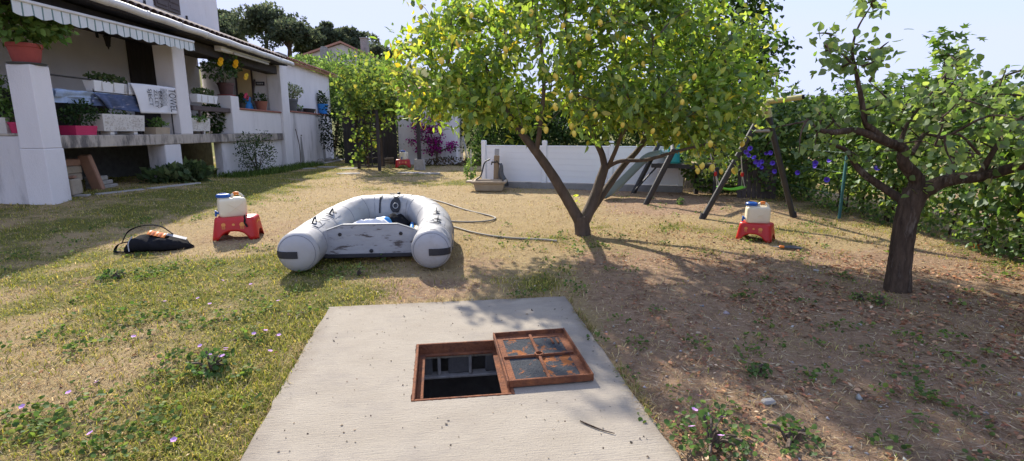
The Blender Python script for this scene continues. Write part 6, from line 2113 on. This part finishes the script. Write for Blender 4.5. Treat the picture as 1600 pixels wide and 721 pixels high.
# ------------------------------------------------------------------ swing and slide
def build_swing():
    y1 = 8.35
    fl, fr_ = G(1095, 343), G(1241, 340)
    apex = PY(1197, 165, (fl[1] + fr_[1]) / 2)
    t = thing('swing_set', 'black wooden swing frame with yellow crossbeam and slide tower', 'swing', (apex[0], apex[1], Tg(apex[0], apex[1])))
    o0 = np.array(t.location)
    L = lambda p: Vector(np.array(p) - o0)
    far = PY(1048, 168, 10.9)
    far[2] = apex[2]
    near_ = PY(1254, 152, apex[1] - .35)
    for foot in (fl, fr_):
        lg = MB().tube([L(foot) - Vector((0, 0, .05)), L(apex)], .042, 12).obj('leg', M['black_metal'], t, smooth=40)
        MB().tube([L(foot) - Vector((0, 0, .06)), L(foot).lerp(L(apex), .05)], .05, 12).obj('leg_shoe', M['rubber'], lg)
        MB().tube([L(foot).lerp(L(apex), .9), L(apex) + Vector((0, 0, .03))], .048, 12).obj('leg_sleeve', M['yellow_wood'], lg)
    br = MB().tube([L(near_), L(apex) + Vector((0, 0, .05)), L(far) + Vector((0, 0, .05))], .038, 14).obj('crossbeam', M['yellow_wood'], t, smooth=40)
    MB().tube([L(near_), L(near_) + (L(near_) - L(apex)).normalized() * .02], .032, 14).obj('beam_end', M['black'], br)
    MB().tube([L(fl).lerp(L(apex), .78), L(fr_).lerp(L(apex), .78)], .02, 8).obj('brace', M['hose'], t)
    # slide tower
    legs = (((1026, 232), (988, 302), 10.6), ((1052, 236), (1007, 320), 9.8))
    for (u0, v0), (u1, v1), yy in legs:
        f = G(u1, v1)
        MB().tube([L(f) - Vector((0, 0, .05)), L(PY(u0, v0, f[1] - .05)), L(far) + Vector((0, -.02, -.02))], .05, 10).obj('tower_leg', M['black_metal'], t, smooth=40)
    f = G(1097, 302)
    ys = f[1]
    for (u0, v0, u1, v1) in ((1083, 262, 1094, 303), (1114, 262, 1122, 312)):
        f2 = G(u1, v1)
        MB().box(tuple((L(f2) + L(PY(u0, v0, f2[1]))) / 2), (.08, .08, .62), None, .01).obj('ladder_post', M['black_metal'], t)
    for vv, du in ((281, 0), (293, 3)):
        MB().bar(L(PY(1088 + du, vv, ys - .1)), L(PY(1121 + du, vv + 4, ys - .35)), .06, .05).obj('rung', M['black_metal'], t)
    MB().bar(L(PY(1018, 259, 10.3)), L(PY(1124, 262, 10.2)), .08, .08).obj('platform_beam', M['black_metal'], t)
    MB().bar(L(PY(1030, 260, 11.0)), L(PY(1120, 261, 10.9)), .08, .08).obj('platform_beam', M['black_metal'], t)
    pl = MB()
    q0, q1, q2, q3 = L(PY(1020, 258, 10.3)), L(PY(1122, 258, 10.2)), L(PY(1120, 256, 10.9)), L(PY(1032, 256, 11.0))
    for k in range(5):
        a_, c_ = q0.lerp(q3, (k + .5) / 5), q1.lerp(q2, (k + .5) / 5)
        MB().bar(a_, c_, .11, .03).obj('deck_board', M['brown_panel'], t)
    MB().tube([L(PY(1025, 262, 10.3)), L(PY(990, 300, 10.2))], .018, 6).obj('brace', M['black_metal'], t)
    # slide
    s = thing('garden_slide', 'faded grey-green plastic slide running down to the soil', 'slide', G(950, 311))
    so = np.array(s.location)
    path = curve([PY(1036, 246, 10.55) - so, PY(1012, 252, 10.4) - so, PY(990, 272, 10.2) - so, PY(968, 294, 10.0) - so, PY(952, 307, 9.85) - so, PY(944, 310, 9.75) - so], 6)
    sec = [(-.24, .14), (-.235, .16), (-.2, .15), (-.17, .03), (-.08, 0), (.08, 0), (.17, .03), (.2, .15), (.235, .16), (.24, .14)]
    b = MB()
    w_ = Vector((.42, .9, 0)).normalized()
    for p in path:
        for x_, z_ in sec: b.v.append(Vector(p) + w_ * x_ + Vector((0, 0, z_)))
    ns = len(sec)
    b.f = [(i * ns + j, (i + 1) * ns + j, (i + 1) * ns + j + 1, i * ns + j + 1) for i in range(len(path) - 1) for j in range(ns - 1)]
    o = b.obj('chute', M['slide'], s, smooth=40)
    o.modifiers.new('t', 'SOLIDIFY').thickness = .012
    MB().box(tuple(Vector(path[0]) + Vector((.06, .03, .07))), (.2, .5, .16), Matrix.Rotation(R(-25), 3, 'Z'), .03).obj('slide_head', M['slide'], s)
    # teal panel on the tower
    p = PY(1053, 254, 10.25)
    tp = thing('teal_panel', 'curved teal plastic panel hanging on the slide tower', 'panel', p)
    MB().grid(7, 8, lambda a_, b_: (-.13 + .26 * a_ * (1 - .15 * b_), -.08 * math.sin(a_ * 3.1), .34 * b_ - .02)).obj('sheet', M['teal'], tp, smooth=60).modifiers.new('t', 'SOLIDIFY').thickness = .02
    MB().tube([(-.13, 0, .33), (.12, 0, .33)], .02, 8).obj('hanging_bar', M['teal'], tp)
    # swing seat on its ropes
    c = PY(1142, 298, 9.3)
    sw = thing('rope_swing', 'lime green plastic swing seat hanging on pale ropes', 'swing', c)
    MB().grid(12, 5, lambda a_, b_: (-.24 + .48 * a_, (-.08 + .16 * b_), .05 * (2 * a_ - 1) ** 2 + .012 * (2 * b_ - 1) ** 2)).obj('seat', M['lime'], sw, smooth=60).modifiers.new('t', 'SOLIDIFY').thickness = .028
    top = Vector((apex[0], apex[1], apex[2])).lerp(Vector(far), .42) - Vector(c)
    for sx in (-1, 1):
        up = Vector((top.x + sx * .2, top.y - sx * .35, top.z))
        j = Vector((sx * .22, 0, .05)).lerp(up, .18)
        for dy in (-.07, .07): MB().tube([(sx * .22, dy, .045), j], .007, 6).obj('rope', M['rope'], sw)
        MB().tube([j, up], .009, 6).obj('rope', M['rope'], sw)
        MB().lathe([(.02, -.04), (.03, 0), (.02, .04)], j, 10).obj('rope_clamp', M['red'], sw, smooth=40)
    # old pickets and a slatted panel behind
    y = 11.55
    k0 = PY(1060, 300, y)
    f = thing('picket_fence', 'old grey leaning pickets right of the white fence', 'fence', (k0[0], y, Tg(k0[0], y)))
    for k in range(15):
        MB().box((.04 + k * .072, .02 * math.sin(k * 2), .23), (.06, .015, .56 + .04 * math.sin(k * 3)), Matrix.Rotation(R(12 + 3 * math.sin(k)), 3, 'Y'), .004).obj('picket', M['wicker'], f)
    for z in (.12, .38): MB().box((.55, .03, z), (1.1, .02, .03), None, .003).obj('rail', M['wicker'], f)
    p0 = PY(1152, 300, 9.95)
    f = thing('slatted_screen', 'dark brown slatted screen leaning behind the swing seat', 'screen', (p0[0], 9.95, Tg(p0[0], 9.95)), rot=(R(-8), 0, R(-12)))
    for k in range(8):
        MB().box((.04 + k * .088, 0, .36), (.08, .02, .78), None, .004).obj('slat', M['brown_panel'], f)
    for z in (.12, .6): MB().box((.35, .022, z), (.72, .02, .05), None, .004).obj('rail', M['brown_panel'], f)
build_swing()

# ------------------------------------------------------------------ stand pipe with its stone basin, hoses, small things
def build_sink():
    p = G(765, 300)
    t = thing('stone_basin', 'tan stone wash basin on the ground in front of the white fence', 'basin', (p[0], p[1] + .15, Tg(p[0], p[1])), R(-4))
    vs = []
    lv = [((.26, .2), 0), ((.29, .23), .03), ((.32, .25), .16), ((.37, .28), .19), ((.37, .28), .225), ((.31, .22), .225), ((.26, .18), .1)]
    b = MB()
    for (a_, c_), z in lv:
        b.v += [(x * a_, y * c_, z) for x, y in ((-1, -1), (1, -1), (1, 1), (-1, 1))]
    for i in range(len(lv) - 1):
        for k in range(4): b.f.append((i * 4 + k, i * 4 + (k + 1) % 4, (i + 1) * 4 + (k + 1) % 4, (i + 1) * 4 + k))
    b.f += [(0, 1, 2, 3), tuple(range((len(lv) - 1) * 4, len(lv) * 4))]
    b.obj('basin', M['sink'], t)
    MB().box((-.42, -.05, .205), (.16, .3, .04), None, .012).obj('lip', M['sink'], t)
    q = thing('stand_pipe', 'weathered wooden stand pipe post with a tap above the stone basin', 'stand pipe', (p[0] + .12, p[1] + .47, Tg(p[0], p[1])), rot=(0, R(2), 0))
    MB().box((0, 0, .36), (.12, .12, .78), None, .012).obj('post', M['wood_post'], q)
    MB().box((.0, 0, .83), (.1, .1, .14), None, .01).obj('pipe_head', M['hypalon2'], q)
    tp = MB().tube([(0, -.05, .6), (-.1, -.07, .6)], .018, 8).obj('tap', M['black_metal'], q)
    MB().tube([(-.1, -.07, .61), (-.11, -.07, .54)], .014, 8).obj('spout', M['black_metal'], tp)
    MB().box((-.08, -.07, .645), (.02, .07, .015), None, .004).obj('tap_handle', M['black_metal'], tp)
    h = MB().tube(curve([(p[0], p[1] + .38, .9), (p[0] - .12, p[1] + .36, .82), (p[0] - .2, p[1] + .3, .55), (p[0] - .3, p[1] + .22, .47)], 6), .016, 8).obj('black_hose', M['rubber'])
    setp(h, 'short black hose running from the tap into the stone basin', 'hose')
    c = thing('hanging_sack', 'dark grey sack hanging on the right of the stand pipe', 'sack', (p[0] + .24, p[1] + .44, .27 + .04))
    MB().grid(10, 9, lambda a_, b_: (-.05 + (.05 + .17 * (1 - b_)) * a_ + .02 * math.sin(b_ * 9), -.06 + .05 * math.sin(a_ * 9), .5 * b_)).obj('sack', M['grey_pot'], c, smooth=60).modifiers.new('t', 'SOLIDIFY').thickness = .02
    MB().tube([(-.05, -.05, .48), (-.1, -.03, .56)], .01, 6).obj('tie', M['black'], c)
    # staked plant
    p = G(735, 284)
    s = shrub('staked_seedling', 'light green leafy seedling beside a pale stake', 'plant', (p[0], p[1], Tg(p[0], p[1])), [((0, 0, .3), (.14, .14, .3), 1)], 190, .08, LEAF, LIGHT_PAL, None, 'soft', None, .1, 3)
    MB().box((.02, .04, .38), (.03, .03, .84), None, .004).obj('stake', M['rope'], s)
    # grey hose over the lawn
    def hose(px, lab, r=.013):
        q_ = [G(u, v) for u, v in px]
        q_ = [(a_[0], a_[1], float(ground_z(a_[0], a_[1])) + .016) for a_ in q_]
        c_ = curve(q_, 8)
        o = MB().tube(c_, r, 8).obj('garden_hose', M['hose'], smooth=60)
        setp(o, lab, 'hose')
    hose(((610, 305), (650, 309), (690, 318), (730, 330), (768, 339), (773, 345), (755, 349), (715, 348), (670, 344)), 'grey garden hose looping on the dry grass behind the dinghy')
    hose(((690, 352), (712, 358), (745, 366), (790, 373), (845, 378), (870, 381)), 'grey garden hose running from the dinghy towards the lemon trunk')
    # shears
    p = G(1228, 391)
    t = thing('garden_shears', 'small pruning shears with orange and grey handles on the soil', 'shears', (p[0], p[1], float(ground_z(p[0], p[1])) + .012), R(-18), None)
    MB().tube(curve([(-.02, .01, .012), (.07, .03, .015), (.15, .015, .012)], 5), .013, 8).obj('handle', M['grey_pot'], t)
    MB().tube(curve([(-.02, -.01, .012), (.07, -.03, .015), (.16, -.03, .012)], 5), .013, 8).obj('handle', M['grey_pot'], t)
    MB().box((-.045, 0, .014), (.06, .04, .026), None, .008).obj('pivot', M['orange'], t)
    MB().prism([(-.16, .004), (-.07, .018), (-.07, -.004)], 'z', .008, .012).obj('blade', M['hypalon'], t)
    MB().prism([(-.15, -.006), (-.07, .0), (-.07, -.02)], 'z', .012, .016).obj('blade', M['hypalon'], t)
    p = G(1527, 389)
    t = thing('orange_tag_pot', 'tiny orange plant pot in the weeds under the hedge', 'pot', (p[0], p[1], float(ground_z(p[0], p[1])) - .005))
    MB().lathe([(.025, 0), (.035, .055), (.038, .056), (.038, .065), (.03, .062)], n=14).obj('pot', M['orange'], t, smooth=40)
    plant_in(t, [((0, 0, .1), (.04, .04, .06), 1)], 16, .05, LEAF, LIGHT_PAL, z0=.05, stems=2)
    o = MB().box((0, 0, 0), (.07, .05, .03), None, .012).obj('broken_stone', M['rock'])
    for i, (u, v, s, lab) in enumerate(((1200, 637, 1.0, 'pale cream stone on the bare soil right of the slab'), (1105, 652, .7, 'small flat pale stone near the right edge of the slab'), (1275, 425, .8, 'white stone in the shade left of the dark trunk'))):
        p = G(u, v)
        oo = o if i == 0 else o.copy()
        if i: col.objects.link(oo)
        oo.location = (p[0], p[1], float(ground_z(p[0], p[1])) + .008 * s); oo.scale = (s, s, s); oo.rotation_euler = (.1, -.1, i * 1.3)
        setp(oo, lab, 'stone', 'larger pale stones on the soil')
build_sink()

# ------------------------------------------------------------------ flowering weeds
def build_flowers():
    sm = pmat('mauve_petal', (.52, .27, .55), (.6, .36, .62), 30, .8)
    def flower_mesh():
        nn = 5
        an = np.linspace(0, 2 * np.pi, nn, endpoint=False)
        V, F, n = scatter(np.zeros((nn, 3)), .017, ROUND, np.c_[np.cos(an), np.sin(an), .35 + 0 * an], np.repeat(np.array([[0, 0, 1.]]), nn, axis=0))
        return tri_mesh('mallow_flower', V, F, None, sm)
    me = flower_mesh()
    stalk = MB().tube([(0, 0, -.06), (.004, 0, -.03), (0, 0, 0)], .0012, 5).mesh('stalk', pmat('weed_stalk', (.1, .16, .04)))
    for u, v in ((30, 660), (103, 636), (147, 616), (137, 706), (268, 716), (236, 543), (310, 557), (327, 572), (350, 568), (420, 566), (395, 540), (206, 545), (390, 455), (433, 484), (307, 478), (326, 491), (344, 536), (346, 450), (434, 540), (413, 532), (255, 485), (375, 483)):
        p = G(u, v)
        t = thing('mallow_flower', 'small mauve mallow flower standing in the lawn left of the slab', 'flower', (p[0], p[1] + .03, float(ground_z(p[0], p[1])) + .055), random.uniform(0, 6), 'mallow flowers in the left lawn')
        t.rotation_euler = (random.uniform(-.5, .2), random.uniform(-.4, .4), random.uniform(0, 6))
        link_mesh('petals', me, t); link_mesh('stalk', stalk, t)
    def clump(u, v, lab, r, k, nf, h=.12, size=.028, tm=ROUND, pal=None):
        p = G(u, v)
        t = thing('mallow_clump', lab, 'weed', (p[0], p[1], float(ground_z(p[0], p[1])) - .005))
        plant_in(t, [((0, 0, h * .5), (r, r, h * .6), 1)], k, size, tm, pal or [(.07, .13, .035), (.1, .17, .05), (.14, .2, .07)], z0=0, stems=9)
        for i in range(nf):
            a_, rr = random.uniform(0, 6.28), r * random.uniform(.2, .9)
            link_mesh('flower', me, t, (rr * math.cos(a_), rr * math.sin(a_), h * random.uniform(.8, 1.15)), (random.uniform(-.6, .2), random.uniform(-.4, .4), 0), (1.1, 1.1, 1.1))
    clump(1110, 700, 'leafy mallow weed with mauve flowers at the right slab corner', .2, 260, 5, .16)
    clump(1185, 592, 'small bushy green weed alone on the bare soil right of the slab', .07, 110, 0, .07, .022)
    clump(1235, 690, 'straggly green weed at the bottom right of the slab', .14, 110, 0, .08, .028)
    clump(600, 412, 'tall light green weed before the middle of the transom', .05, 42, 0, .2, .045, LEAF, LIGHT_PAL)
    clump(560, 432, 'low green weed by the left dinghy tube', .07, 60, 0, .1, .03, LEAF, LIGHT_PAL)
    clump(330, 583, 'dark green mallow clump in the middle of the left lawn', .13, 150, 3, .12, .035)
    clump(175, 437, 'dark green weed patch beside the bare earth in the left lawn', .12, 130, 0, .07, .03)
    clump(1375, 478, 'small green weed at the foot of the dark trunk', .08, 60, 0, .09, .035, LEAF, LIGHT_PAL)
    clump(1345, 472, 'low green weed left of the foot of the dark trunk', .08, 50, 0, .06, .03, LEAF, LIGHT_PAL)
    clump(1062, 320, 'little green weed right of the slide in the shade', .08, 60, 0, .12, .04)
build_flowers()
